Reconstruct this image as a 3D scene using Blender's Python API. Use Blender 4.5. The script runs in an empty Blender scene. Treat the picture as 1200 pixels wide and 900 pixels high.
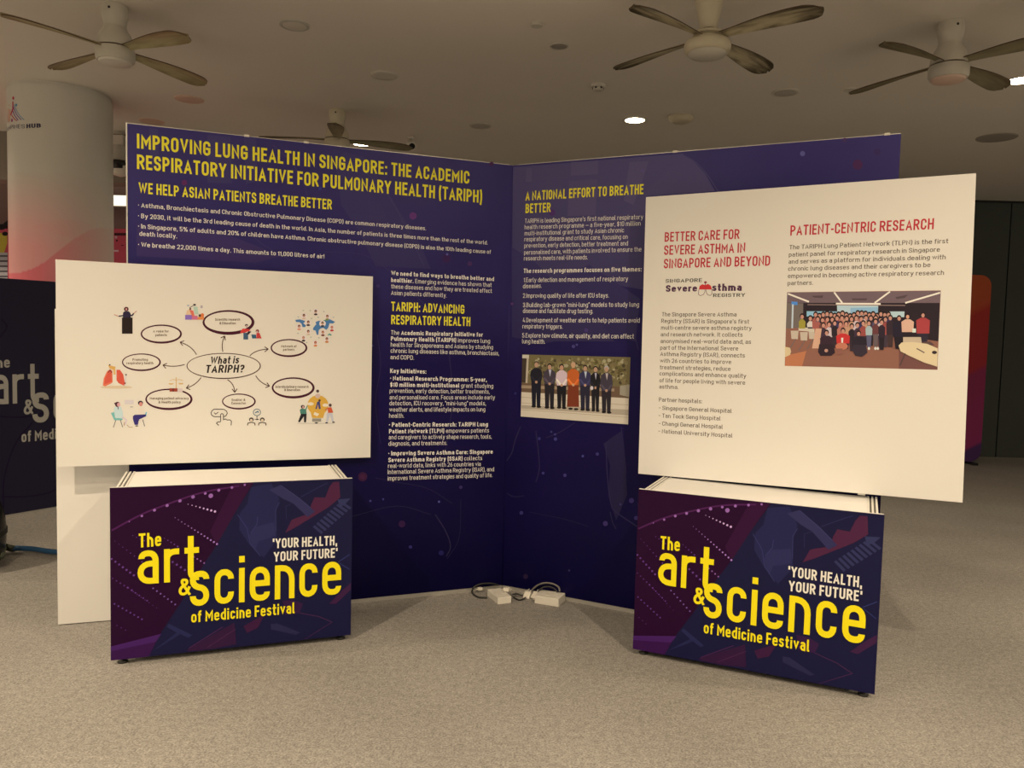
import bpy, bmesh, math, random
from mathutils import Vector, Matrix
PI = math.pi
C = bpy.context.scene.collection
scene = bpy.context.scene
random.seed(7)

# ------------------------------------------------------------------ camera
F_PX, PITCH, ROLL, CAM_H = 926.5, 0.06299, 0.02568, 1.43731
cf = Vector((0, math.cos(PITCH), -math.sin(PITCH)))
u0 = Vector((0, math.sin(PITCH), math.cos(PITCH))); r0 = Vector((1, 0, 0))
cr = r0*math.cos(ROLL) + u0*math.sin(ROLL)
cu = -r0*math.sin(ROLL) + u0*math.cos(ROLL)
CAM = Vector((0, 0, CAM_H))
cam = bpy.data.cameras.new('camera'); cam_o = bpy.data.objects.new('camera', cam); C.objects.link(cam_o)
m = Matrix((cr, cu, -cf)).transposed().to_4x4(); m.translation = CAM
cam_o.matrix_world = m
cam.sensor_fit = 'HORIZONTAL'; cam.sensor_width = 36.0; cam.lens = F_PX/1200*36.0
cam.clip_start = 0.05; cam.clip_end = 100
scene.camera = cam_o

# ------------------------------------------------------------------ world, exposure
w = bpy.data.worlds.new('world'); scene.world = w; w.use_nodes = True
bg = w.node_tree.nodes['Background']
bg.inputs[0].default_value = (1.0, 0.84, 0.62, 1); bg.inputs[1].default_value = 0.5
scene.view_settings.view_transform = 'Standard'; scene.view_settings.look = 'None'
scene.view_settings.gamma = 1; scene.view_settings.use_curve_mapping = False
scene.view_settings.exposure = 0.0
LAMP_COL = (1.0, 0.795, 0.545)
CEIL = 3.3
# ceiling downlights: x, y, watts (the first three are in the photograph, the others are unseen, most added to brighten the floor and ceiling)
DOWNLIGHTS = [(0.995, 6.908, 75), (3.495, 5.64, 60), (-1.562, 8.031, 120),
              (-1.9, 1.1, 400), (1.35, 1.3, 305), (-0.2, -0.6, 240), (-4.6, 2.6, 470), (3.6, -0.4, 300), (-3.4, -1.6, 250),
              (4.9, 2.6, 400), (-7.4, 4.2, 560), (0.5, -4.0, 380), (-5.0, -5.0, 330), (5.0, -4.5, 330), (7.8, 0.0, 260), (-8.0, -1.0, 330), (-6.6, 7.0, 330)]

# ------------------------------------------------------------------ helpers
def lin(c):
    return tuple(((x/255)/12.92 if x/255 <= .04045 else ((x/255+.055)/1.055)**2.4) for x in c)
WHITE_SEEN = lin((236, 218, 184))
def ink(r, g, b, k=1.0):
    """print colour: what the camera saw, divided by what it saw of white board"""
    l = lin((r, g, b))
    return tuple(min(.9, .8*k*a/b_) for a, b_ in zip(l, WHITE_SEEN)) + (1,)

def newmat(name):
    mt = bpy.data.materials.new(name); mt.use_nodes = True
    return mt, mt.node_tree, mt.node_tree.nodes['Principled BSDF']
def mat(name, col, rough=.5, metal=0, noise=0.0, nscale=20, bump=0.0, bscale=200, emit=None, estr=0, coat=0):
    mt, nt, p = newmat(name)
    col = tuple(col)[:3] + (1,)
    p.inputs['Base Color'].default_value = col
    p.inputs['Roughness'].default_value = rough; p.inputs['Metallic'].default_value = metal
    if coat: p.inputs['Coat Weight'].default_value = coat; p.inputs['Coat Roughness'].default_value = .1
    tc = nt.nodes.new('ShaderNodeTexCoord')
    if noise:
        n = nt.nodes.new('ShaderNodeTexNoise'); n.inputs['Scale'].default_value = nscale; n.inputs['Detail'].default_value = 5
        nt.links.new(tc.outputs['Object'], n.inputs['Vector'])
        mx = nt.nodes.new('ShaderNodeMix'); mx.data_type = 'RGBA'
        mx.inputs['A'].default_value = tuple(c*(1-noise) for c in col[:3]) + (1,)
        mx.inputs['B'].default_value = tuple(min(1, c*(1+noise)) for c in col[:3]) + (1,)
        nt.links.new(n.outputs['Fac'], mx.inputs['Factor']); nt.links.new(mx.outputs['Result'], p.inputs['Base Color'])
    if bump:
        n = nt.nodes.new('ShaderNodeTexNoise'); n.inputs['Scale'].default_value = bscale; n.inputs['Detail'].default_value = 3
        nt.links.new(tc.outputs['Object'], n.inputs['Vector'])
        b = nt.nodes.new('ShaderNodeBump'); b.inputs['Strength'].default_value = bump; b.inputs['Distance'].default_value = .004
        nt.links.new(n.outputs['Fac'], b.inputs['Height']); nt.links.new(b.outputs['Normal'], p.inputs['Normal'])
    if emit:
        p.inputs['Emission Color'].default_value = tuple(emit)[:3] + (1,); p.inputs['Emission Strength'].default_value = estr
    return mt

def ink_mat(name, rough):
    mt, nt, p = newmat(name)
    a = nt.nodes.new('ShaderNodeVertexColor'); a.layer_name = 'Col'
    nt.links.new(a.outputs['Color'], p.inputs['Base Color'])
    p.inputs['Roughness'].default_value = rough; p.inputs['Specular IOR Level'].default_value = .22
    return mt
INK = ink_mat('printed_ink', .5)
INK_GLOSS = ink_mat('printed_ink_gloss', .3)

M = dict(
    white_board=mat('white_foam_board', (.80, .80, .79), .55, noise=.015, nscale=3),
    board_edge=mat('foam_edge', (.86, .86, .84), .6, noise=.02, nscale=60),
    alu=mat('aluminium', (.62, .61, .58), .35, .7, noise=.05, nscale=40),
    alu_white=mat('white_rail', (.78, .77, .74), .4, .1, noise=.03, nscale=30),
    groove=mat('groove', (.12, .11, .10), .7, noise=.1),
    rubber=mat('black_rubber', (.015, .015, .015), .6, noise=.2, nscale=50),
    black=mat('black_plastic', (.012, .012, .014), .25, noise=.1, nscale=30),
    white_plastic=mat('white_plastic', (.72, .70, .64), .4, noise=.04, nscale=30),
    cream=mat('cream_enamel', (.62, .57, .44), .32, noise=.08, nscale=12),
    fan_white=mat('fan_white', (.60, .58, .52), .4, noise=.07, nscale=14),
    cable=mat('black_cable', (.02, .02, .02), .45, noise=.2, nscale=60),
    grey_cable=mat('grey_cable', (.16, .15, .14), .45, noise=.2, nscale=60),
    blue_hose=mat('blue_hose', (.018, .08, .19), .45, noise=.15, nscale=60),
    olive=mat('hose_collar', (.06, .07, .05), .5, noise=.15, nscale=60),
    indigo=mat('backdrop_print', (.014, .0085, .105), .34, noise=.10, nscale=1.2),
    purple=mat('counter_print', ink(44, 4, 40, .8)[:3], .3, noise=.05, nscale=3),
    navy_panel=mat('dark_banner_print', (.003, .0016, .030), .6, noise=.1, nscale=2),
    lens=mat('lamp_lens', (1, .95, .85), .4, emit=(1, .83, .56), estr=30),
    strip=mat('strip_light_lens', (1, .95, .85), .4, emit=(1, .92, .74), estr=1.3),
    disc_grey=mat('vent_grey', (.50, .49, .45), .6, noise=.08, nscale=60),
    disc_dark=mat('vent_dark', (.34, .32, .29), .6, noise=.08, nscale=60),
    disc_pink=mat('cover_pink', (.72, .54, .46), .5, noise=.05, nscale=60),
    disc_ceiling=mat('cover_painted', (.68, .65, .59), .6, noise=.05, nscale=60),
    plug=mat('plug_white', (.75, .72, .65), .4, noise=.04, nscale=40),
)

def link(name, me, parent=None, mats=()):
    o = bpy.data.objects.new(name, me); C.objects.link(o)
    if parent: o.parent = parent
    for mm in mats: me.materials.append(mm)
    return o
def root(name, label, cat, loc=(0, 0, 0), rz=0, group=None, kind=None):
    o = bpy.data.objects.new(name, None); C.objects.link(o); o.location = loc; o.rotation_euler = (0, 0, rz)
    o.empty_display_size = .1
    return tag(o, label, cat, group, kind)
def tag(o, label=None, cat=None, group=None, kind=None):
    if label: o['label'] = label
    if cat: o['category'] = cat
    if group: o['group'] = group
    if kind: o['kind'] = kind
    return o

class MB:
    def __init__(s): s.bm = bmesh.new()
    def box(s, x0, x1, y0, y1, z0, z1, mi=0, bevel=0, mtx=None):
        t = bmesh.new(); bmesh.ops.create_cube(t, size=1)
        for v in t.verts:
            v.co = Vector((x0+(v.co.x+.5)*(x1-x0), y0+(v.co.y+.5)*(y1-y0), z0+(v.co.z+.5)*(z1-z0)))
        if bevel: bmesh.ops.bevel(t, geom=t.edges[:], offset=bevel, segments=2, affect='EDGES', profile=.6)
        if mtx: bmesh.ops.transform(t, matrix=mtx, verts=t.verts)
        s.join(t, mi); return s
    def join(s, t, mi=0, smooth=False):
        mp = {v: s.bm.verts.new(v.co) for v in t.verts}
        for f in t.faces:
            try: nf = s.bm.faces.new([mp[v] for v in f.verts])
            except ValueError: continue
            nf.material_index = mi; nf.smooth = smooth or f.smooth
        t.free()
    def lathe(s, prof, n=40, mi=0, c=(0, 0, 0), mtx=None, smooth=True):
        t = bmesh.new(); rings = []
        for r, z in prof:
            rings.append([t.verts.new((r*math.cos(2*PI*k/n), r*math.sin(2*PI*k/n), z)) for k in range(n)] if r > 1e-6 else [t.verts.new((0, 0, z))])
        for a, b in zip(rings, rings[1:]):
            for k in range(n):
                q = []
                for v in (a[k % len(a)], a[(k+1) % len(a)], b[(k+1) % len(b)], b[k % len(b)]):
                    if v not in q: q.append(v)
                if len(q) > 2:
                    try: t.faces.new(q)
                    except ValueError: pass
        bmesh.ops.recalc_face_normals(t, faces=t.faces)
        bmesh.ops.transform(t, matrix=Matrix.Translation(c) @ (mtx or Matrix()), verts=t.verts)
        s.join(t, mi, smooth); return s
    def tube(s, pts, r, n=10, mi=0, cap=True):
        pts = [Vector(p) for p in pts]; t = bmesh.new(); rings = []
        up = Vector((0, 0, 1))
        for i, p in enumerate(pts):
            d = (pts[min(i+1, len(pts)-1)] - pts[max(i-1, 0)]).normalized()
            a = d.cross(up if abs(d.z) < .95 else Vector((1, 0, 0))).normalized(); b = d.cross(a)
            rr = r[i] if isinstance(r, (list, tuple)) else r
            rings.append([t.verts.new(p + a*rr*math.cos(2*PI*k/n) + b*rr*math.sin(2*PI*k/n)) for k in range(n)])
        for a, b in zip(rings, rings[1:]):
            for k in range(n): t.faces.new((a[k], a[(k+1) % n], b[(k+1) % n], b[k]))
        if cap: t.faces.new(rings[0][::-1]); t.faces.new(rings[-1])
        bmesh.ops.recalc_face_normals(t, faces=t.faces)
        s.join(t, mi, True); return s
    def build(s, name, mats, parent=None, angle=None):
        me = bpy.data.meshes.new(name); s.bm.to_mesh(me); s.bm.free()
        o = link(name, me, parent, mats if isinstance(mats, (list, tuple)) else [mats])
        if angle: me.set_sharp_from_angle(angle=math.radians(angle))
        return o
def bez(a, b, c, n=8):
    return [(a[0]*(1-t)**2+2*b[0]*t*(1-t)+c[0]*t*t, a[1]*(1-t)**2+2*b[1]*t*(1-t)+c[1]*t*t) for t in [i/n for i in range(n+1)]]
def spline(pts, n=6):
    """Catmull-Rom through 3-D points"""
    P = [Vector(p) for p in pts]; P = [P[0]*2-P[1]] + P + [P[-1]*2-P[-2]]; out = []
    for i in range(1, len(P)-2):
        for k in range(n):
            t = k/n; a, b, c, d = P[i-1:i+3]
            out.append(.5*((2*b)+(c-a)*t+(2*a-5*b+4*c-d)*t*t+(3*b-a-3*c+d)*t**3))
    out.append(P[-2]); return out

# surveying: the direction in which the photograph shows a point, met with a real surface
def ray(px, py): return cf + cr*((px-600)/F_PX) - cu*((py-450)/F_PX)
def on_z(px, py, z):
    q = ray(px, py); return CAM + q*((z-CAM_H)/q.z)

class Plane:
    """vertical face: local x along it, local -y its normal, z up"""
    def __init__(s, ox, oy, th, y0=0.0):
        s.o = Vector((ox, oy, 0)); s.th = th; s.d = Vector((math.cos(th), math.sin(th), 0)); s.n = Vector((math.sin(th), -math.cos(th), 0)); s.y0 = y0
    def uv(s, px, py):
        q = ray(px, py); P = s.o - s.n*s.y0
        r = CAM + q*(((P-CAM) @ s.n)/(q @ s.n)) - s.o
        return (r @ s.d, r.z)
    def p3(s, u, v, off): return (u, s.y0-off, v)
class Drum:
    def __init__(s, cx, cy, r): s.c = Vector((cx, cy, 0)); s.r = r; s.a0 = math.atan2(-cy, -cx)
    def uv(s, px, py):
        q = ray(px, py); a = q.x**2+q.y**2; b = 2*(q.x*(CAM.x-s.c.x)+q.y*(CAM.y-s.c.y)); c = (CAM.x-s.c.x)**2+(CAM.y-s.c.y)**2-s.r**2
        t = (-b-math.sqrt(max(0, b*b-4*a*c)))/(2*a); P = CAM+q*t
        da = math.atan2(P.y-s.c.y, P.x-s.c.x)-s.a0
        da = (da+PI) % (2*PI)-PI
        return (da*s.r, P.z)
    def p3(s, u, v, off):
        a = s.a0+u/s.r; return ((s.r+off)*math.cos(a), (s.r+off)*math.sin(a), v)

# ------------------------------------------------------------------ lettering: a stroke alphabet
G = {
'A': '57|0,0 50,100 100,0;18,27 82,27', 'B': '51|0,0 0,100 94,100* 94,53* 0,53;0,53 100,53* 100,0* 0,0', 'C': '50|100,66 100,100* 0,100* 0,0* 100,0* 100,34',
'D': '51|z0,0 0,100 100,100* 100,0*', 'E': '44|100,100 0,100 0,0 100,0;0,52 88,52', 'F': '43|100,100 0,100 0,0;0,49 88,49',
'G': '51|100,70 100,100* 0,100* 0,0* 100,0* 100,47 58,47', 'H': '52|0,0 0,100;100,0 100,100;0,52 100,52', 'I': '0|0,0 0,100',
'J': '40|100,100 100,0* 0,0* 0,26', 'K': '54|0,0 0,100;100,100 4,38;38,60 100,0', 'L': '42|0,100 0,0 100,0', 'M': '66|0,0 0,100 50,35 100,100 100,0',
'N': '54|0,0 0,100 100,0 100,100', 'O': '52|z0,0* 0,100* 100,100* 100,0*', 'P': '50|0,0 0,100 100,100* 100,44* 0,44',
'Q': '52|z0,0* 0,100* 100,100* 100,0*;58,25 100,-4', 'R': '52|0,0 0,100 100,100* 100,47* 0,47;52,47 100,0', 'S': '49|100,72 100,100* 0,100* 0,54* 100,48* 100,0* 0,0* 0,28',
'T': '49|0,100 100,100;50,100 50,0', 'U': '52|0,100 0,0* 100,0* 100,100', 'V': '55|0,100 50,0 100,100', 'W': '82|0,100 25,0 50,100 75,0 100,100',
'X': '54|0,100 100,0;0,0 100,100', 'Y': '55|0,100 50,44 100,100;50,44 50,0', 'Z': '48|0,100 100,100 0,0 100,0',
'a': '45|6,56 6,73* 100,73* 100,0;100,43 0,43* 0,0* 100,0', 'b': '47|0,100 0,0 100,0* 100,73* 0,73', 'c': '43|100,52 100,73* 0,73* 0,0* 100,0* 100,21',
'd': '47|100,100 100,0 0,0* 0,73* 100,73', 'e': '46|100,36 100,73* 0,73* 0,0* 100,0* 100,14;0,36 100,36', 'f': '31|100,100 36,100* 36,0;0,73 95,73',
'g': '47|100,73 0,73* 0,2* 100,2;100,73 100,-26* 6,-26', 'h': '46|0,100 0,0;0,73 100,73* 100,0', 'i': '0|0,73 0,0;0,97 0,98', 'j': '16|100,73 100,-26* 0,-26;100,97 100,98',
'k': '45|0,100 0,0;100,73 4,26;38,45 100,0', 'l': '21|0,100 0,0* 100,0', 'm': '74|0,73 0,0;0,73 50,73* 50,0;50,73 100,73* 100,0',
'n': '46|0,73 0,0;0,73 100,73* 100,0', 'o': '46|z0,0* 0,73* 100,73* 100,0*', 'p': '47|0,-26 0,73 100,73* 100,0* 0,0', 'q': '47|100,-26 100,73 0,73* 0,0* 100,0',
'r': '33|0,73 0,0;0,50 0,73* 100,73', 's': '42|100,56 100,73* 0,73* 0,40* 100,34* 100,0* 0,0* 0,17', 't': '32|38,98 38,0* 100,0;0,73 100,73',
'u': '46|0,73 0,0* 100,0;100,73 100,0', 'v': '46|0,73 50,0 100,73', 'w': '70|0,73 25,0 50,73 75,0 100,73', 'x': '46|0,73 100,0;0,0 100,73',
'y': '47|0,73 50,2;100,73 34,-26 8,-26', 'z': '42|0,73 100,73 0,0 100,0',
'0': '48|z0,0* 0,100* 100,100* 100,0*', '1': '26|0,80 100,100 100,0', '2': '47|0,74 0,100* 100,100* 100,52* 0,0 100,0', '3': '47|0,76 0,100* 95,100* 95,53* 35,53;35,53 100,53* 100,0* 0,0* 0,25',
'4': '50|45,100 0,22 100,22;76,50 76,0', '5': '47|92,100 4,100 4,56 100,60* 100,0* 0,0* 0,24', '6': '48|72,100 0,45* 0,0* 100,0* 100,56* 14,56', '7': '45|0,84 0,100 100,100 32,0',
'8': '48|z5,53* 5,100* 95,100* 95,53*;z0,0* 0,53* 100,53* 100,0*', '9': '48|28,0 100,55* 100,100* 0,100* 0,44* 86,44',
'.': '0|0,2 0,3', ',': '4|100,4 0,-14', ':': '0|0,2 0,3;0,60 0,61', '!': '0|0,100 0,30;0,2 0,3', '?': '44|0,78 0,100* 100,100* 100,50* 48,50 48,28;48,2 48,3',
"'": '4|100,100 40,80', '`': '4|0,80 100,100', '"': '22|15,100 0,80;100,100 85,80', '(': '22|100,108 0,85* 0,10* 100,-16', ')': '22|0,108 100,85* 100,10* 0,-16',
'-': '26|0,42 100,42', '~': '62|0,42 100,42', '^': '34|0,46 100,46', '*': '12|0,43 0,52;100,43 100,52', '%': '76|z0,60* 0,100* 34,100* 34,60*;z66,0* 66,40* 100,40* 100,0*;80,100 20,0',
'&': '66|100,0 22,78* 22,100* 76,100* 76,72* 0,44* 0,0* 66,0* 98,44', '$': '49|100,72 100,92* 0,92* 0,54* 100,48* 100,8* 0,8* 0,28;50,108 50,-8', '/': '40|0,-8 100,108',
}
def rounded(P, flags, closed, R):
    n = len(P); out = []
    for i, p in enumerate(P):
        if not flags[i] or (not closed and i in (0, n-1)): out.append(p); continue
        a, b = P[i-1], P[(i+1) % n]
        la, lb = math.dist(p, a), math.dist(p, b)
        fa = .5 if flags[i-1] and (closed or i-1 > 0) else .96
        fb = .5 if flags[(i+1) % n] and (closed or i+1 < n-1) else .96
        ra, rb = min(R, la*fa), min(R*1.25, lb*fb)
        if la < 1e-6 or lb < 1e-6: out.append(p); continue
        r_ = min(ra, rb)*1.12; ra, rb = min(ra, r_), min(rb, r_)
        A = (p[0]+(a[0]-p[0])*ra/la, p[1]+(a[1]-p[1])*ra/la); B = (p[0]+(b[0]-p[0])*rb/lb, p[1]+(b[1]-p[1])*rb/lb)
        k = .60
        c1 = (A[0]+(p[0]-A[0])*k, A[1]+(p[1]-A[1])*k); c2 = (B[0]+(p[0]-B[0])*k, B[1]+(p[1]-B[1])*k)
        N = 5
        for j in range(N+1):
            t = j/N; s_ = 1-t
            out.append(tuple(s_**3*A[q]+3*s_*s_*t*c1[q]+3*s_*t*t*c2[q]+t**3*B[q] for q in (0, 1)))
    return out
def stroke_quads(P, wd, closed=False, cap=(True, True)):
    """a band of width wd about a path -> list of quads"""
    Q = [P[0]]
    for p in P[1:]:
        if math.dist(p, Q[-1]) > 1e-5: Q.append(p)
    P = Q
    if closed and math.dist(P[0], P[-1]) < 1e-5: P = P[:-1]
    if len(P) == 1: P = [P[0], (P[0][0], P[0][1]+1e-4)]
    n = len(P); h = wd/2
    if cap and not closed:
        cap = cap if isinstance(cap, tuple) else (cap, cap)
        def ext(a, b):
            l = math.dist(a, b); return (a[0]+(a[0]-b[0])/l*h, a[1]+(a[1]-b[1])/l*h)
        P = list(P); s0, s1 = ext(P[0], P[1]), ext(P[-1], P[-2]); P[0] = s0 if cap[0] else P[0]; P[-1] = s1 if cap[1] else P[-1]
    L, R = [], []
    for i in range(n):
        a = P[i-1] if (i > 0 or closed) else None; b = P[(i+1) % n] if (i < n-1 or closed) else None
        def nrm(p, q):
            l = math.dist(p, q) or 1; return (-(q[1]-p[1])/l, (q[0]-p[0])/l)
        n1 = nrm(a, P[i]) if a else nrm(P[i], b); n2 = nrm(P[i], b) if b else n1
        mx, my = n1[0]+n2[0], n1[1]+n2[1]; l = math.hypot(mx, my)
        if l < .3: mx, my, k = n1[0], n1[1], 1
        else: mx, my = mx/l, my/l; k = min(3.2, 1/max(.1, mx*n1[0]+my*n1[1]))
        L.append((P[i][0]+mx*h*k, P[i][1]+my*h*k)); R.append((P[i][0]-mx*h*k, P[i][1]-my*h*k))
    return [[L[i], L[(i+1) % n], R[(i+1) % n], R[i]] for i in range(n if closed else n-1)]
_gc = {}
def glyph(ch, wt):
    key = (ch, wt)
    if key in _gc: return _gc[key]
    wd, body = G[ch].split('|'); W = max(float(wd)/100, wt); W = W if float(wd) > 0 else wt
    quads = []; low = -.30 if ch in 'gjpqy,()$/Q' else 0.0; top = 1.1 if ch in '()$/' else 1.0
    for si, st in enumerate(body.split(';')):
        closed = st.startswith('z'); st = st.lstrip('z'); pts, fl, raw = [], [], []
        for tok in st.split():
            fl.append(tok.endswith('*')); x, y = tok.rstrip('*').split(',')
            x, y = float(x)/100, float(y)/100; raw.append((x, y))
            yy = wt/2 + y*(1-wt) if y >= 0 else y+wt/2
            if abs(y-.73) < .001: yy = .73-wt/2
            pts.append((wt/2+x*(W-wt), yy))
        P = rounded(pts, fl, closed, .23)
        def open_end(e, f):        # a stroke that ends in mid-air is cut where it ends
            if len(raw) < 2: return True
            if abs(e[0]-f[0]) < .01 and len(raw) > 2: return abs(e[1]-(-.26)) < .01 or abs(e[1]) < .01 or abs(e[1]-1) < .01 or abs(e[1]-.73) < .01 or abs(e[1]-.98) < .01
            if abs(e[0]-f[0]) < .01: return True
            return True
        cp = (open_end(raw[0], raw[1]), open_end(raw[-1], raw[-2])) if len(raw) > 1 else (True, True)
        for q in stroke_quads(P, wt, closed, cp):
            quads.append([(x, min(top, max(low, y)), len(quads)*.4) for x, y in q])
    _gc[key] = (quads, W); return _gc[key]
TRACK = .115
def text_quads(s, wt, bold):
    """'|' switches to bold and back"""
    x = 0; out = []; b = False
    for ch in s:
        if ch == '|': b = not b; continue
        if ch == ' ': x += .24; continue
        q, W = glyph(ch, bold if b else wt)
        out += [[(px+x, py, si) for px, py, si in f] for f in q]; x += W+TRACK
    return out, x-TRACK

class Print:
    """flat print on a surface; every shape gets its own colour; later shapes lie over earlier ones"""
    STEP = 7e-5
    def __init__(s, surf, base=4e-4): s.f = []; s.bb = []; s.surf = surf; s.base = base; s.z = (0, 0, 1)
    def zoom(s, x, y, k): s.z = (x, y, k); return s
    def px(s, p): return (s.z[0]+p[0]/s.z[2], s.z[1]+p[1]/s.z[2])
    def _add(s, faces, col):
        xs = [p[0] for f in faces for p in f]; ys = [p[1] for f in faces for p in f]
        b = (min(xs), min(ys), max(xs), max(ys)); lv = 0
        for o, l in s.bb:
            if o[0] < b[2] and b[0] < o[2] and o[1] < b[3] and b[1] < o[3]: lv = max(lv, l+1)
        s.bb.append((b, lv)); s.f.append((faces, lv, col))
    def uvpoly(s, faces, col): s._add(faces, col)
    def poly(s, pts, col): s._add([[s.surf.uv(*s.px(p)) for p in pts]], col)
    def ell(s, cx, cy, rx, ry, col, n=14): s.poly([(cx+rx*math.cos(2*PI*k/n), cy+ry*math.sin(2*PI*k/n)) for k in range(n)], col)
    def rect(s, x0, y0, x1, y1, col): s.poly([(x0, y0), (x1, y0), (x1, y1), (x0, y1)], col)
    def line(s, pts, wd, col, closed=False):
        s._add([[s.surf.uv(*s.px(p)) for p in q] for q in stroke_quads([tuple(p) for p in pts], wd, closed, False)], col)
    def ring(s, cx, cy, rx, ry, wd, col, w2=None, n=40):
        w2 = wd if w2 is None else w2; faces = []
        for k in range(n):
            q = []
            for kk, o in ((k, 1), (k+1, 1), (k+1, -1), (k, -1)):
                a = 2*PI*kk/n; h = (wd+(w2-wd)*(.5+.5*math.cos(a-1.0)))/2
                q.append(s.surf.uv(*s.px((cx+(rx+o*h)*math.cos(a), cy+(ry+o*h)*math.sin(a)))))
            faces.append(q)
        s._add(faces, col)
    def text(s, t, p0, p1, cap, col, wt=.13, bold=.2, slant=0):
        p0, p1 = s.px(p0), s.px(p1); cap = cap/s.z[2]
        a, b = s.surf.uv(*p0), s.surf.uv(*p1); c = s.surf.uv(p0[0], p0[1]-cap)
        s.uvtext(t, a, b, c[1]-a[1], col, wt, bold, slant)
    def uvtext(s, t, a, b, h, col, wt=.13, bold=.2, slant=0):
        q, W = text_quads(t, wt, bold); k = (b[0]-a[0])/W; m_ = (b[1]-a[1])/W
        s._add([[(a[0]+(x+slant*y)*k, a[1]+x*m_+y*h, si) for x, y, si in f] for f in q], col)
    def block(s, lines, cap, col, wt=.115, bold=.18):
        for t, x0, y0, x1, y1 in lines: s.text(t, (x0, y0), (x1, y1), cap, col, wt, bold)
    def build(s, name, parent, mat_=None):
        V, Fc, cols = [], [], []
        for faces, lv, col in s.f:
            off = s.base+lv*s.STEP
            for f in faces:
                if col[0] == 't':
                    for q in f: cols.append(tone_at(q[1], col))
                else: cols += [col]*len(f)
                i = len(V); V += [s.surf.p3(q[0], q[1], off+(q[2]*1.5e-5 if len(q) > 2 else 0)) for q in f]; Fc.append(list(range(i, i+len(f))))
        me = bpy.data.meshes.new(name); me.from_pydata(V, [], Fc)
        ca = me.color_attributes.new('Col', 'FLOAT_COLOR', 'CORNER')
        flat = []
        for c in cols: flat += list(c)
        ca.data.foreach_set('color', flat)
        return link(name, me, parent, [mat_ or INK])

# ================================================================== THE SETTING
# carpet
mt, nt, p = newmat('carpet')
tc = nt.nodes.new('ShaderNodeTexCoord')
n1 = nt.nodes.new('ShaderNodeTexNoise'); n1.inputs['Scale'].default_value = 130; n1.inputs['Detail'].default_value = 4; n1.inputs['Roughness'].default_value = .7
n2 = nt.nodes.new('ShaderNodeTexNoise'); n2.inputs['Scale'].default_value = 1.1; n2.inputs['Detail'].default_value = 4
n3 = nt.nodes.new('ShaderNodeTexNoise'); n3.inputs['Scale'].default_value = 38; n3.inputs['Detail'].default_value = 4
for n in (n1, n2, n3): nt.links.new(tc.outputs['Object'], n.inputs['Vector'])
r1 = nt.nodes.new('ShaderNodeValToRGB'); r1.color_ramp.elements[0].position = .32; r1.color_ramp.elements[1].position = .68
r1.color_ramp.elements[0].color = (.135, .128, .121, 1); r1.color_ramp.elements[1].color = (.385, .37, .35, 1)
nt.links.new(n1.outputs['Fac'], r1.inputs['Fac'])
mr = nt.nodes.new('ShaderNodeMapRange'); mr.inputs['From Min'].default_value = .3; mr.inputs['From Max'].default_value = .7; mr.inputs['To Min'].default_value = .86; mr.inputs['To Max'].default_value = 1.12
nt.links.new(n2.outputs['Fac'], mr.inputs['Value'])
mr3 = nt.nodes.new('ShaderNodeMapRange'); mr3.inputs['From Min'].default_value = .3; mr3.inputs['From Max'].default_value = .7; mr3.inputs['To Min'].default_value = .84; mr3.inputs['To Max'].default_value = 1.16
nt.links.new(n3.outputs['Fac'], mr3.inputs['Value'])
mm = nt.nodes.new('ShaderNodeMath'); mm.operation = 'MULTIPLY'; nt.links.new(mr.outputs[0], mm.inputs[0]); nt.links.new(mr3.outputs[0], mm.inputs[1])
vm = nt.nodes.new('ShaderNodeVectorMath'); vm.operation = 'SCALE'
nt.links.new(r1.outputs['Color'], vm.inputs[0]); nt.links.new(mm.outputs[0], vm.inputs['Scale']); nt.links.new(vm.outputs[0], p.inputs['Base Color'])
bp = nt.nodes.new('ShaderNodeBump'); bp.inputs['Strength'].default_value = .6; bp.inputs['Distance'].default_value = .006
nt.links.new(n1.outputs['Fac'], bp.inputs['Height']); nt.links.new(bp.outputs['Normal'], p.inputs['Normal'])
p.inputs['Roughness'].default_value = .95
tag(MB().box(-12, 12, -8, 11, -.1, 0).build('floor', mt), kind='structure', label='grey beige loop pile carpet floor')
ceil_m = mat('ceiling_paint', (.80, .765, .71), .8, noise=.04, nscale=1.5, bump=.25, bscale=90)
tag(MB().box(-12, 12, -8, 11, CEIL, CEIL+.1).build('ceiling', ceil_m), kind='structure', label='flat painted ceiling with downlights')

# dark clad wall at the back, right of the booth
wall_m = mat('wall_cladding', (.036, .046, .040), .6, noise=.12, nscale=3)
wb = MB().box(-3.0, 12, 10.25, 10.4, 0, CEIL).build('wall_back', mat('wall_core', (.012, .014, .013), .8)); tag(wb, 'dark green grey clad wall behind the booth', kind='structure')
pm = MB().box(0, .985, -.02, 0, .0, CEIL-.03, bevel=.004); pm0 = pm.build('panel', wall_m, wb); pm0.location = (5.33, 10.25, .0)
x = -2.66
while x < 11.9:
    if abs(x-5.33) > .3:
        o = pm0.copy(); C.objects.link(o); o.location = (x, 10.25, 0)
    x += 1.0-.00125
# left: a beam under the ceiling and a paler wall beyond it
tag(MB().box(-9, -3.0, 7.9, 8.15, 2.83, CEIL).build('trim_1', mat('beam_paint', (.24, .21, .18), .8, noise=.05)), 'beam under the ceiling behind the column', kind='structure')
tag(MB().box(-12, -3.0, 10.25, 10.4, 0, CEIL).build('wall_left', mat('wall_pinkish', (.38, .26, .25), .8, noise=.05)), 'dull pink wall far behind the column', kind='structure')

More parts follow.
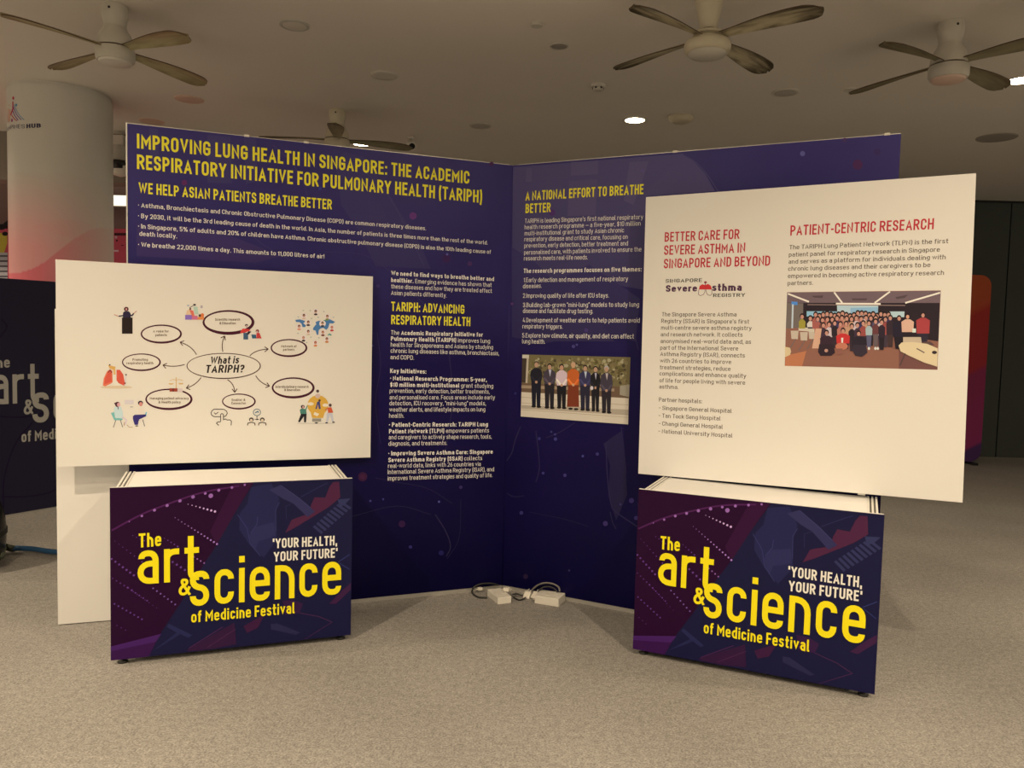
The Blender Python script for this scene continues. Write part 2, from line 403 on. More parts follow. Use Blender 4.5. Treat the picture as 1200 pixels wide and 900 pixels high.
# ================================================================== DISPLAY BACKDROP
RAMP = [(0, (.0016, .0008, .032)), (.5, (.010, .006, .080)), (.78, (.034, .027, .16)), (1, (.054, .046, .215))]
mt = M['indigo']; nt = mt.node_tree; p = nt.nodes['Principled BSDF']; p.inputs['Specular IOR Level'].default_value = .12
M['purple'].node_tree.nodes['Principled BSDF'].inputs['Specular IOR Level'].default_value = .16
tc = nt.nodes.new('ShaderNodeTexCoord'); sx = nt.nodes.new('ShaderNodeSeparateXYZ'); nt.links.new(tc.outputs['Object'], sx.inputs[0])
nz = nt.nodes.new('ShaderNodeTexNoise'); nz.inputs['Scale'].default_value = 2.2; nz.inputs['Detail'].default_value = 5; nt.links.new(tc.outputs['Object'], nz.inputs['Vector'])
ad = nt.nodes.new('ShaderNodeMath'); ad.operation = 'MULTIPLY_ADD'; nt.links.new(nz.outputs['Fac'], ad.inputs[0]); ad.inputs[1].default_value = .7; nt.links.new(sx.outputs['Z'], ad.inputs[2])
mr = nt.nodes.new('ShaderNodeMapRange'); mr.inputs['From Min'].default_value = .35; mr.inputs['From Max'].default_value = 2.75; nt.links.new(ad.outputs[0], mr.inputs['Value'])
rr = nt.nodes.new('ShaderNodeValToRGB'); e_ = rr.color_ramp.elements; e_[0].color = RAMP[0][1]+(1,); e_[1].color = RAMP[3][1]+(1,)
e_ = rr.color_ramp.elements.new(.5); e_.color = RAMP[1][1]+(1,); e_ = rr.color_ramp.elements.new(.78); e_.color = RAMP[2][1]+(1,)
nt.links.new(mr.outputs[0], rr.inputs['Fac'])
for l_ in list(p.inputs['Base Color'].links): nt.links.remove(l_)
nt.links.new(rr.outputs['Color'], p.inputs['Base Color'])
FOLD = Vector((-.02584, 4.38441, 0)); TL = 3.51481-PI; TR = -.46702
WL, WR, BH = 1.90, 1.905, 2.357
bd = root('display_backdrop', 'tall two-winged indigo exhibition backdrop folded in the middle', 'backdrop', FOLD)
def wing(th, x0, x1, name):
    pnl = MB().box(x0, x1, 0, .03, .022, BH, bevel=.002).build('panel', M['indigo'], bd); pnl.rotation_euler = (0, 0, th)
    r = MB()
    r.box(x0, x1, .004, .026, .0, .022)
    if name == 'left':
        r.box(x0-.006, x0, -.004, .034, 0, BH+.003); r.box(x0, x1-.02, .002, .028, BH, BH+.003)
    else:
        r.box(x0+.03, x1, .002, .028, BH, BH+.003)
    r.build('edge_rail', M['alu'], pnl)
    return pnl
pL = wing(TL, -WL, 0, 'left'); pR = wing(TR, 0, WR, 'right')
for pnl, xs in ((pL, (-1.38, -1.1)), (pR, (.9, 1.85))):
    for xx in xs: MB().box(xx-.012, xx+.012, -.003, .033, BH-.003, BH+.008, bevel=.0015).build('clip', M['plug'], pnl)
MB().tube([(0, .004, .02), (0, .004, BH-.002)], .006, 8).build('fold_strip', M['indigo'], bd)  # thin strip added along the fold to stop light leaking through
SL = Plane(FOLD.x, FOLD.y, TL); SR = Plane(FOLD.x, FOLD.y, TR)

def bk(c, f): return ink(*c)  # artwork tones
# --- left wing artwork
a = Print(SL, 3e-4)
base = (.014, .0085, .075)
def tone(k, add=(0, 0, 0), fade=False): return ('t', k, add, fade)
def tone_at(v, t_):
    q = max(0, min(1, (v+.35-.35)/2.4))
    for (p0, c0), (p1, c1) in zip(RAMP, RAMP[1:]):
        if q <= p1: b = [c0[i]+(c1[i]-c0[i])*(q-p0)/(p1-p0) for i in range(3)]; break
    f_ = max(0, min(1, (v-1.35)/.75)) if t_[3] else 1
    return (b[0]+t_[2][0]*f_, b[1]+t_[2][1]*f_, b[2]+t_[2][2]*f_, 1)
a.poly([(243, 158), (270, 160), (272, 215), (243, 214)], tone(1.25, (.006, .006, .004)))
a.poly([(286, 160), (300, 161), (302, 212), (288, 216)], tone(1.2, (.005, .005, .003)))
a.poly([(175, 150), (185, 151), (187, 200), (176, 199)], tone(1.15, (.004, .004, .002)))
a.poly([(392, 186), (404, 178), (425, 184), (448, 214), (470, 250), (492, 285), (505, 315), (440, 312), (420, 270), (400, 240)], tone(1.15, (.004, .004, .004)))
a.poly([(430, 235), (446, 237), (455, 262), (450, 290), (436, 280)], tone(1.3, (.007, .006, .005)))
a.poly([(160, 262), (250, 268), (330, 300), (300, 308), (160, 300)], tone(1.1, (.008, .001, .004)))
for L_, wd_, ad in (([(392, 184), (425, 200), (452, 225), (475, 265), (497, 312)], .9, (.02, .02, .02)), ([(320, 170), (345, 195), (360, 230), (352, 270)], .7, (.014, .013, .015)),
                ([(285, 250), (300, 280), (340, 305)], .8, (.012, .012, .012)), ([(440, 560), (465, 565), (500, 572), (530, 590)], .7, (.010, .009, .012)),
                ([(413, 605), (465, 593), (505, 603)], .8, (.010, .009, .016)), ([(510, 603), (522, 622), (528, 640), (523, 652)], 1.3, (.016, .014, .026)),
                ([(540, 585), (538, 630), (524, 655)], .8, (.008, .007, .012)), ([(442, 390), (446, 430), (440, 470), (446, 520)], .8, (.008, .008, .012)),
                ([(380, 295), (430, 300), (470, 330), (520, 380)], .7, (.010, .009, .012)), ([(525, 400), (530, 470), (520, 540)], 1.2, (.008, .007, .012))):
    a.line(spline([(q[0], q[1], 0) for q in L_], 5) and [(v.x, v.y) for v in spline([(q[0], q[1], 0) for q in L_], 5)], wd_, tone(1.2, ad))
for cx, cy, r_, cc in ((216, 214, 3.2, (105, 40, 90)), (484, 253, 4.3, (110, 55, 115)), (550.5, 309, 2.8, (80, 45, 90)), (523, 303, 5, (62, 28, 78)), (375, 221, 2.2, (60, 60, 130)),
                       (524, 298, 1.4, (100, 90, 150)), (576, 192, 2.5, (85, 40, 80)), (425, 558.6, 5.5, (60, 20, 55)), (425, 558.6, 3, (78, 26, 60)), (471, 614, 4, (52, 18, 62)),
                       (481, 641, 2, (50, 40, 95)), (514.5, 588, 1.3, (90, 85, 140)), (434, 587, 1.3, (70, 65, 120)), (449, 585, 1.2, (70, 65, 120)), (517, 648, 3, (32, 26, 80)), (540, 571, 2, (60, 45, 90)),
                       (443, 335, 2.2, (70, 50, 105)), (436, 405, 1.3, (90, 80, 140)), (488, 372, 3.5, (45, 22, 70))):
    a.ell(cx, cy, r_, r_, ink(*cc, .9))
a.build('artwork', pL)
YEL = (.92, .86, .05, 1); WHT = (.86, .86, .86, 1)
t = Print(SL, 1.1e-3)
t.text('IMPROVING LUNG HEALTH IN SINGAPORE: THE ACADEMIC', (160.5, 173.7), (549.9, 215.5), 17.2, YEL, .165)
t.text('RESPIRATORY INITIATIVE FOR PULMONARY HEALTH (TARIPH)', (160.5, 198), (564.8, 238), 17.2, YEL, .165)
t.text('WE HELP ASIAN PATIENTS BREATHE BETTER', (162.5, 226.5), (388.8, 245.7), 13, YEL, .165)
t.text('TARIPH: ADVANCING', (458.3, 364.4), (544, 367.9), 11, YEL, .165)
t.text('RESPIRATORY HEALTH', (458.3, 380), (551, 382.2), 11, YEL, .165)
t.build('heading_lettering', pL)
t = Print(SL, 1.1e-3)
t.block([('* Asthma, Bronchiectasis and Chronic Obstructive Pulmonary Disease (COPD) are common respiratory diseases.', 162, 242.8, 499.2, 269.9),
 ('* By 2030, it will be the 3rd leading cause of death in the world. In Asia, the number of patients is three times more than the rest of the world.', 162, 255.4, 571.5, 286.7),
 ('* In Singapore, 5% of adults and 20% of children have Asthma. Chronic obstructive pulmonary disease (COPD) is also the 10th leading cause of', 162, 267.5, 575.2, 297.5),
 ('death locally.', 163.3, 276.3, 207.5, 279.3),
 ('* We breathe 22,000 times a day. This amounts to 11,000 litres of air!', 162, 289, 380, 303)], 5.4, WHT, .125)
t.block([('|We need to find ways to breathe better and', 458.3, 322.4, 578.8, 329.5), ('|healthier.| Emerging evidence has shown that', 458.3, 330.5, 576, 336.4),
 ('these diseases and how they are treated affect', 458.3, 338, 576.3, 343.3), ('Asian patients differently.', 458.3, 345.5, 523.4, 348.6),
 ('The |Academic Respiratory Initiative for', 458, 392.2, 565.7, 394.6), ('|Pulmonary Health (TARIPH)| improves lung', 458, 399.3, 574.1, 402.1),
 ('health for Singaporeans and Asians by studying', 457.8, 406.2, 577.6, 409.3), ('chronic lung diseases like asthma, bronchiectasis,', 457.7, 413.3, 584.7, 416.4),
 ('and COPD.', 457.4, 420.8, 485.1, 421.7), ('|Key Initiatives:', 457.1, 437, 499.4, 437.9), ('|* National Research Programme: 5-year,', 457.1, 445.7, 570.4, 447.3),
 ('|$10 million multi-institutional| grant studying', 457.1, 453.2, 577.9, 454.7), ('prevention, early detection, better treatments,', 456.5, 460.3, 573.5, 461.3),
 ('and personalised care. Focus areas include early', 456.5, 468.1, 579.8, 468.1), ('detection, ICU recovery, "mini-lung" models,', 456.2, 475, 569.2, 475),
 ('weather alerts, and lifestyle impacts on lung', 456.2, 482.4, 568.5, 482.1), ('health.', 455.9, 489.6, 473.3, 489.6),
 ('|* Patient-Centric Research: TARIPH Lung', 455.8, 500.2, 571.7, 499.6), ('|Patient Network (TLPN)| empowers patients', 455.8, 508, 572.9, 506.7),
 ('and caregivers to actively shape research, tools,', 455.5, 514.8, 576, 513.9), ('diagnosis, and treatments.', 455.2, 522.3, 523.7, 521.4),
 ('|* Improving Severe Asthma Care: Singapore', 455, 533.8, 577.3, 531.6), ('|Severe Asthma Registry (SSAR)| collects', 455, 541.6, 564.8, 539.1),
 ('real-world data, links with 26 countries via', 454.6, 548.4, 563.3, 546), ('International Severe Asthma Registry (ISAR), and', 454.3, 555.6, 578.8, 552.2),
 ('improves treatment strategies and quality of life.', 454.3, 563.1, 577, 559)], 5.2, WHT, .105, .17)
t.build('body_lettering', pL)

# --- right wing
a = Print(SR, 3e-4)
a.poly([(601, 196), (800, 180), (812, 188), (826, 203), (838, 224), (757, 230), (757, 340), (700, 330), (640, 330), (600, 340)], tone(1.0, (.045, .043, .05), True))
a.poly([(669, 190), (701, 188), (701, 204), (669, 206)], tone(1.2, (.062, .058, .066)))
a.poly([(667, 212), (700, 210), (698, 252), (665, 253)], tone(1.2, (.055, .050, .055)))
a.poly([(738, 190), (760, 189), (752, 215), (742, 240), (731, 235)], tone(1.2, (.062, .058, .066)))
a.poly([(617, 197), (623, 197), (623, 213), (616, 213)], tone(1.2, (.062, .058, .066)))
a.poly([(600, 290), (625, 305), (650, 330), (690, 310), (720, 330), (750, 350), (745, 400), (700, 390), (640, 402), (600, 395)], tone(1.1, (.008, .008, .010)))
a.poly([(632, 400), (672, 330), (700, 372), (720, 400)], tone(1.1, (.012, .011, .014)))
a.poly([(707, 520), (715, 545), (713, 580), (722, 610), (735, 580), (733, 545), (728, 505)], tone(1.1, (.006, .006, .008)))
for L_, wd_, ad in (([(610, 500), (604, 515), (600, 530), (594, 540)], 1.4, (.012, .011, .02)), ([(628, 505), (631, 530), (632, 550), (628, 565)], 1.1, (.012, .011, .022)),
                ([(674, 495), (655, 507), (640, 513)], .7, (.016, .015, .02)), ([(710, 520), (712, 560), (716, 590), (722, 600), (748, 618)], 1.2, (.014, .013, .028)),
                ([(715, 600), (718, 612), (722, 620)], 1.0, (.012, .011, .022)), ([(620, 600), (660, 608), (690, 617)], .6, (.010, .008, .012)),
                ([(594, 578), (602, 582), (614, 581)], 1.2, (.010, .009, .02)), ([(728, 500), (731, 525), (734, 555)], 1, (.010, .009, .02)),
                ([(800, 181), (815, 190), (829, 205), (842, 225)], 1.2, (.028, .026, .026)), ([(733, 350), (742, 385), (748, 410)], 1, (.012, .010, .016))):
    a.line([(v.x, v.y) for v in spline([(q[0], q[1], 0) for q in L_], 5)], wd_, tone(1.2, ad))
for cx, cy, r_, cc in ((709.5, 613.5, 3, (62, 45, 95)), (740, 586.5, 3, (58, 42, 95)), (745.5, 607, 2.4, (52, 40, 90)), (662, 557, 2, (62, 52, 105)), (636.5, 554.5, 1.7, (60, 52, 105)),
                       (683, 534.5, 1.4, (80, 72, 130)), (700, 532, 1.9, (65, 55, 110)), (651, 514.5, 2, (70, 62, 120)), (632, 514, 1.6, (60, 52, 110)), (611, 601, 2.2, (58, 50, 100)),
                       (616, 675.5, 3, (38, 20, 50)), (667, 668.5, 1.3, (50, 42, 80)), (650.5, 509, 1.2, (70, 62, 120)), (940.5, 180, 3, (110, 100, 150)), (1005, 193, 6, (85, 38, 80)),
                       (1028, 178, 4, (64, 42, 92)), (990, 164, 2.6, (85, 55, 95)), (647, 249, 4, (95, 55, 110)), (753, 200, 2, (110, 90, 140)), (672, 406, 2, (80, 70, 125)), (676, 404, 1.4, (80, 70, 125)),
                       (600, 180+176, 1.5, (110, 60, 110)), (687, 387, 2.5, (78, 58, 110)), (604, 461, 1.4, (52, 42, 100)), (727, 591, 1.3, (58, 50, 95)), (646, 506, 1.2, (60, 60, 110))):
    a.ell(cx, cy, r_, r_, ink(*cc, .85))
a.build('artwork', pR)
t = Print(SR, 1.1e-3)
t.text('A NATIONAL EFFORT TO BREATHE', (615.9, 235.2), (754, 227.5), 11, YEL, .165)
t.text('BETTER', (615.9, 249.9), (645.2, 248.5), 11, YEL, .165)
t.build('heading_lettering', pR)
t = Print(SR, 1.1e-3)
t.block([("TARIPH is leading Singapore's first national respiratory", 615.1, 261.6, 753.7, 256.8), ('health research programme ~ a five-year, $10 million', 614.8, 268.8, 750.8, 264.3),
 ('multi-institutional grant to study Asian chronic', 614.8, 276, 731.3, 272.3), ('respiratory disease and critical care, focusing on', 614.6, 282.9, 735.6, 280),
 ('prevention, early detection, better treatment and', 614.5, 290.4, 735.9, 287.7), ('personalised care, with patients involved to ensure the', 614.3, 298.4, 751.6, 294.7),
 ('research meets real-life needs.', 614, 305.3, 688.9, 304), ('|The research programmes focuses on five themes:', 613.7, 320, 751.9, 318.1),
 ('1.Early detection and management of respiratory', 613.7, 330.7, 735.9, 329.3), ('diseases.', 612.9, 337.9, 634.8, 337.3), ('2.Improving quality of life after ICU stays.', 612.9, 349, 713.5, 348.8),
 ('3.Building lab-grown "mini-lung" models to study lung', 612.9, 360, 748.9, 359.5), ('disease and facilitate drug testing.', 612.9, 366.7, 695, 367.2),
 ('4.Development of weather alerts to help patients avoid', 612.7, 377.6, 749.7, 378.1), ('respiratory triggers.', 612.4, 384.8, 659.3, 385.3),
 ('5.Explore how climate, air quality, and diet can affect', 612.1, 395.5, 742.8, 396.8), ('lung health.', 611.9, 402.4, 638.8, 402.9)], 5.2, WHT, .105, .17)
t.build('body_lettering', pR)
# printed group photograph: seven people before a hedge
g = Print(SR, 1.1e-3).zoom(600, 400, 7.5)
def PP(x, y):
    # bilinear within the photograph's frame (zoomed coordinates)
    return (x, y)
g.poly([(92, 115), (1042, 140), (1022, 730), (78, 660)], ink(122, 106, 64))
rnd = random.Random(3)
for k in range(420):
    x_ = rnd.uniform(150, 1020); y_ = rnd.uniform(135, 390); r_ = rnd.uniform(8, 24)
    c_ = rnd.choice([(140, 124, 74), (98, 84, 46), (158, 140, 92), (112, 102, 52), (78, 66, 42), (176, 162, 116), (132, 112, 70)])
    g.poly([(x_+r_*rnd.uniform(.5, 1)*math.cos(q*PI/3), min(395, y_+r_*.8*math.sin(q*PI/3))) for q in range(6)], ink(*c_)) if y_-r_ > 125+(x_-92)*.026 else None
g.poly([(92, 117), (148, 120), (140, 365), (85, 360)], ink(70, 55, 40)); g.poly([(92, 117), (150, 119), (150, 150), (92, 148)], ink(215, 200, 165)); g.poly([(130, 150), (148, 150), (136, 400), (118, 400)], ink(200, 180, 145))
g.poly([(86, 365), (1028, 400), (1026, 500), (84, 450)], ink(115, 88, 62)); g.poly([(85, 385), (900, 415), (900, 440), (84, 412)], ink(170, 142, 105))
g.poly([(950, 390), (1035, 380), (1030, 490), (948, 470)], ink(165, 150, 118))
g.poly([(84, 445), (1026, 500), (1022, 730), (78, 660)], ink(222, 202, 165))
for x0_, y0_, x1_, y1_ in ((84, 490, 1026, 560), (82, 540, 1024, 612), (80, 600, 1022, 668)):
    g.line([(x0_, y0_), (x1_, y1_)], 5, ink(190, 168, 130))
g.poly([(84, 560), (1024, 600), (1024, 650), (82, 590)], ink(185, 165, 132))
SK = (196, 150, 112)
def person(x, hy, w_, sh, wa, ft, top, leg, shirt=None, skin=SK, hair=(35, 28, 25), skirt=False):
    f_ = lambda *c: ink(*c)
    if skirt: g.poly([(x-w_*.42, wa-10), (x+w_*.42, wa-10), (x+w_*.47, ft-14), (x-w_*.52, ft-14)], f_(*leg))
    else:
        g.poly([(x-w_*.42, wa-12), (x+w_*.02, wa-12), (x-w_*.05, ft), (x-w_*.36, ft)], f_(*leg)); g.poly([(x-w_*.03, wa-12), (x+w_*.40, wa-12), (x+w_*.33, ft+4), (x+w_*.04, ft+4)], f_(*leg))
    g.ell(x-w_*.22, ft+2, w_*.2, 10, f_(28, 22, 20), 8); g.ell(x+w_*.22, ft+6, w_*.2, 10, f_(28, 22, 20), 8)
    g.poly([(x-w_*.15, sh-5), (x+w_*.15, sh-5), (x+w_*.44, sh+18), (x+w_*.52, wa-60), (x+w_*.40, wa), (x-w_*.40, wa), (x-w_*.52, wa-60), (x-w_*.44, sh+18)], f_(*top))
    if shirt: g.poly([(x-w_*.08, sh), (x+w_*.14, sh), (x+w_*.04, sh+62)], f_(*shirt))
    g.line([(x-w_*.44, wa-55), (x-w_*.1, wa-10), (x+w_*.02, wa)], w_*.15, f_(*[min(255, int(c*1.25+8)) for c in top])); g.line([(x+w_*.44, wa-55), (x+w_*.15, wa-12), (x, wa)], w_*.15, f_(*[min(255, int(c*1.15+5)) for c in top]))
    g.ell(x, wa-2, w_*.11, 13, f_(*skin), 8)
    g.ell(x, hy-7, 21, 25, f_(*hair), 12); g.ell(x, hy+2, 17, 22, f_(*skin), 12)
person(215, 205, 105, 238, 360, 570, (28, 26, 34), (24, 24, 36), hair=(90, 70, 55))
person(332, 225, 108, 250, 375, 580, (72, 60, 66), (38, 32, 36), (200, 190, 190))
person(438, 230, 102, 258, 388, 580, (222, 190, 180), (24, 22, 26), skin=(205, 150, 110))
person(540, 213, 108, 248, 385, 590, (205, 98, 38), (128, 55, 28), skin=(210, 160, 112), hair=(205, 160, 118), skirt=True)
person(645, 238, 108, 265, 388, 598, (56, 52, 78), (40, 36, 50), (205, 205, 225))
person(735, 247, 88, 278, 410, 605, (26, 24, 28), (26, 24, 28), (190, 180, 180), hair=(25, 20, 20))
g.ell(703, 410, 14, 18, ink(222, 205, 190), 8)
person(832, 245, 106, 280, 435, 620, (70, 60, 66), (44, 36, 40), (205, 185, 165), hair=(185, 175, 160))
g.build('photo_print', pR)

# ================================================================== WHITE PARTITION SHEET left of the backdrop
wp = root('white_partition', 'plain white upright panel at the left end of the indigo backdrop', 'panel', (-2.128, 3.675, 0), math.radians(19))
MB().box(0, .44, 0, .012, .004, 1.5, bevel=.001).build('sheet', M['white_board'], wp)
for x_ in (.02, .38): MB().box(x_, x_+.03, .012, .04, 0, 1.48).build('batten', M['alu'], wp)

# ================================================================== WHITE POSTER BOARDS
def board(name, label, th, y0, corners, thick=.006):
    P = Plane(FOLD.x, FOLD.y, th, y0); q = [P.uv(*c) for c in corners]
    cx = (q[2][0]+q[3][0])/2; bz = min(q[2][1], q[3][1])
    base_ = FOLD + P.d*cx - P.n*y0; r_ = root(name, label, 'poster board', (base_.x, base_.y, bz), th)
    bm = bmesh.new(); f = [bm.verts.new((u-cx, 0, v-bz)) for u, v in q]; b = [bm.verts.new((u-cx, thick, v-bz)) for u, v in q]
    bm.faces.new(f[::-1]).material_index = 0; bm.faces.new(b)
    for i in range(4): bm.faces.new((f[i], f[(i+1) % 4], b[(i+1) % 4], b[i])).material_index = 1
    bmesh.ops.recalc_face_normals(bm, faces=bm.faces)
    me = bpy.data.meshes.new('board'); bm.to_mesh(me); bm.free(); link('board', me, r_, [M['white_board'], M['board_edge']])
    class S2:                                   # prints in the board's own frame
        uv = staticmethod(lambda px, py: (lambda s: (s[0]-cx, s[1]-bz))(P.uv(px, py)))
        p3 = staticmethod(lambda u, v, off: (u, -off, v))
    return r_, S2
bL, SBL = board('poster_board', 'white landscape poster board with an ellipse and arrow diagram', TL, -.05, ((65, 304), (437, 324), (434, 536), (67, 547)))
bR, SBR = board('poster_board', 'large white poster board with red headings standing on the right counter', TR, -.135, ((757, 231), (1144, 203), (1128, 589), (748, 555)))
for xx in (-.45, .45):
    MB().box(xx-.02, xx+.02, .006, .05, .35, .60).build('spacer_block', M['alu'], bL) if xx > -.4 else MB().box(xx-.02, xx+.02, .006, .05, .35, .60).build('spacer_block', M['alu'], bL)
    MB().box(xx*.7-.015, xx*.7+.015, .0065, .03, .008, .34).build('strut', M['alu'], bR)

# --- diagram on the left board
d = Print(SBL, 4e-4); MAR = ink(72, 16, 34); BR = ink(75, 42, 32); TX = ink(110, 85, 60)
d.ring(262.1, 428.8, 43, 14.7, .9, BR, 1.3)
ELL = [(188.9, 391.3, 23.2, 10.2, 1.3, 2.0), (165.6, 424.4, 22, 9.6, 1.0, 1.7), (197.8, 467.8, 26.6, 11.5, 1.3, 2.3), (267.5, 377.5, 29, 13.1, 1.6, 3.2), (338.5, 407.7, 20.6, 9.7, 1.2, 1.9), (343.4, 454.3, 24, 11.3, 1.4, 2.4), (279.8, 470.4, 19, 8.6, 1.0, 1.7)]
for cx, cy, rx, ry, w1, w2 in ELL: d.ring(cx, cy, rx, ry, w1*1.2, MAR, w2*1.2)
def arrow(a_, b_, c_):
    pts = bez(a_, b_, c_, 8); d.line(pts, 1.0, BR)
    dx, dy = c_[0]-b_[0], c_[1]-b_[1]; l = math.hypot(dx, dy); dx, dy = dx/l, dy/l
    for s_ in (.62, -.62):
        ex = (-dx*math.cos(s_)+dy*math.sin(s_), -dy*math.cos(s_)-dx*math.sin(s_)); d.line([c_, (c_[0]+ex[0]*5.2, c_[1]+ex[1]*5.2)], 1.0, BR)
for q in (((230.3, 415.6), (224.5, 405), (211, 401)), ((216.3, 427.2), (204, 430.9), (190.9, 427.8)), ((235.7, 442.4), (229, 451.8), (218.2, 454.8)), ((261.1, 412.1), (259.0, 401.6), (263.4, 393.7)),
          ((292.8, 417), (299.1, 409.8), (314.3, 409.1)), ((299.6, 440.1), (305, 449.4), (315.9, 452.5)), ((266.5, 445), (274.6, 449.4), (275.1, 459.9))): arrow(*q)
d.build('diagram_print', bL)
t = Print(SBL, 8e-4)
t.text('What is', (246, 426.8), (279.5, 425.8), 9, ink(40, 28, 24), .17, slant=.16); t.text('TARIPH?', (240.5, 437), (285.5, 436.6), 9.4, ink(40, 28, 24), .17, slant=.12)
for s_, x0, x1, y_ in (('Scientific research', 252, 281.2, 375.8), ('& Education', 257, 276.2, 380.2), ('A voice for', 179.4, 197.8, 389.6), ('patients', 182, 195.6, 394), ('Promoting', 155.3, 173.3, 422.8), ('respiratory health', 148.3, 179.7, 426.9),
                       ('Managing patient advocacy', 175.6, 221.1, 468.2), ('& Health policy', 185.6, 211.8, 472.7), ('Network of', 329.4, 347.4, 407.2), ('partners', 331.8, 345, 411), ('Interdisciplinary research', 322.9, 361.6, 454.6),
                       ('& Innovation', 333, 351.6, 458.3), ('Enabler &', 271.6, 287.5, 470), ('Connector', 271.1, 288.2, 473.9)):
    t.text(s_, (x0, y_), (x1, y_-.1), 2.9, TX, .15)
t.build('lettering', bL)
i_ = Print(SBL, 12e-4)
# speaker at a lectern
i_.zoom(120, 340, 11.25)
i_.rect(258, 362, 398, 575, ink(36, 24, 20)); i_.poly([(270, 362), (272, 300), (290, 280), (350, 280), (372, 310), (375, 362)], ink(44, 36, 56))
i_.line([(275, 335), (215, 345)], 16, ink(44, 36, 56)); i_.line([(365, 330), (390, 335), (415, 305)], 18, ink(44, 36, 56)); i_.line([(215, 345), (155, 322)], 11, ink(205, 150, 120)); i_.line([(412, 308), (452, 275)], 12, ink(205, 150, 120))
i_.ell(315, 250, 31, 30, ink(85, 32, 34)); i_.ell(316, 252, 12, 16, ink(210, 150, 128))
i_.build('speaker_icon', bL); z_ = i_.z; i_ = Print(SBL, 12e-4); i_.z = z_
# lungs
i_.zoom(110, 410, 9)
i_.ell(235, 393, 170, 16, ink(226, 196, 150)); i_.poly([(95, 375), (105, 300), (140, 225), (170, 205), (195, 220), (198, 340), (180, 355), (120, 385)], ink(232, 120, 80)); i_.poly([(108, 365), (118, 300), (150, 235), (172, 218), (186, 230), (188, 335)], ink(222, 88, 62))
i_.poly([(240, 210), (275, 210), (310, 260), (325, 340), (320, 378), (260, 350), (240, 320)], ink(222, 88, 62)); i_.line([(215, 180), (218, 260)], 20, ink(232, 178, 96)); i_.poly([(150, 160), (230, 178), (215, 215), (165, 195)], ink(226, 170, 84)); i_.ell(168, 158, 8, 8, ink(60, 48, 50))
i_.line([(150, 240), (172, 212), (190, 240)], 9, ink(120, 50, 48)); i_.line([(340, 262), (330, 370)], 8, ink(220, 200, 190)); i_.ell(340, 262, 8, 9, ink(60, 48, 50)); i_.ell(328, 352, 9, 9, ink(150, 60, 55))
i_.build('lungs_icon', bL); z_ = i_.z; i_ = Print(SBL, 12e-4); i_.z = z_
# two people talking on chairs
CH = ink(125, 185, 165)
i_.poly([(180, 665), (215, 655), (225, 715), (305, 725), (300, 742), (215, 742)], CH); i_.line([(232, 740), (206, 818)], 7, ink(90, 90, 80)); i_.line([(280, 740), (304, 815)], 7, ink(90, 90, 80))
i_.poly([(215, 610), (240, 590), (285, 600), (305, 655), (310, 720), (235, 720), (212, 650)], ink(205, 216, 200)); i_.ell(250, 575, 27, 28, ink(80, 42, 46)); i_.ell(262, 578, 17, 21, ink(222, 160, 150)); i_.ell(228, 565, 14, 9, ink(80, 42, 46)); i_.poly([(248, 605), (262, 605), (256, 635)], ink(70, 62, 86))
i_.line([(300, 705), (345, 740), (330, 790)], 14, ink(226, 200, 186)); i_.line([(325, 760), (318, 800)], 8, ink(190, 150, 110)); i_.line([(350, 790), (372, 815), (410, 815)], 6, ink(180, 150, 110))
i_.poly([(478, 725), (552, 700), (560, 655), (550, 655), (535, 690), (478, 705)], ink(110, 185, 185)); i_.line([(515, 735), (536, 806)], 7, ink(90, 90, 80)); i_.line([(478, 738), (478, 745)], 7, ink(90, 90, 80))
i_.poly([(468, 620), (500, 600), (530, 625), (540, 690), (470, 695)], ink(236, 214, 180)); i_.poly([(412, 700), (430, 685), (550, 680), (550, 700), (475, 735), (465, 790), (430, 790), (412, 730)], ink(58, 46, 104)); i_.ell(452, 802, 16, 6, ink(50, 30, 40), 8)
i_.ell(492, 560, 27, 24, ink(48, 34, 46)); i_.ell(496, 572, 19, 22, ink(214, 140, 118)); i_.rect(325, 528, 420, 572, ink(222, 204, 184)); i_.ell(398, 602, 18, 5, ink(170, 160, 140), 8)
i_.build('consultation_icon', bL); z_ = i_.z; i_ = Print(SBL, 12e-4); i_.z = z_
# scales on the ellipse
OR = ink(222, 178, 104)
i_.line([(868, 290), (868, 410)], 9, OR); i_.line([(800, 325), (830, 312), (868, 318), (905, 312), (940, 325)], 5, OR); i_.poly([(785, 352), (845, 352), (830, 366), (800, 366)], OR); i_.poly([(888, 350), (948, 350), (932, 364), (902, 364)], OR)
i_.rect(798, 405, 882, 440, ink(160, 66, 44)); i_.rect(882, 405, 935, 445, ink(226, 200, 176)); i_.rect(825, 405, 845, 440, ink(120, 46, 36))
i_.build('scales_icon', bL); z_ = i_.z; i_ = Print(SBL, 12e-4); i_.z = z_
# laboratory scene
i_.zoom(210, 340, 10)
i_.rect(70, 290, 150, 346, ink(146, 110, 172)); i_.rect(148, 300, 215, 346, ink(214, 112, 130)); i_.rect(215, 315, 290, 346, ink(232, 140, 70)); i_.poly([(90, 240), (130, 220), (150, 290), (80, 290)], ink(232, 190, 140)); i_.poly([(120, 230), (165, 240), (180, 305), (150, 305)], ink(226, 110, 84))
i_.poly([(165, 190), (215, 195), (225, 280), (180, 280)], ink(192, 208, 172)); i_.ell(180, 172, 17, 11, ink(48, 40, 40)); i_.line([(120, 208), (165, 180)], 6, ink(60, 46, 46)); i_.ell(130, 220, 10, 12, ink(90, 50, 44)); i_.ell(262, 195, 15, 18, ink(190, 170, 160)); i_.ell(105, 180, 14, 10, ink(180, 180, 172)); i_.ell(245, 298, 18, 16, ink(95, 70, 46)); i_.ell(272, 295, 18, 25, ink(232, 120, 60))
i_.build('laboratory_icon', bL); z_ = i_.z; i_ = Print(SBL, 12e-4); i_.z = z_
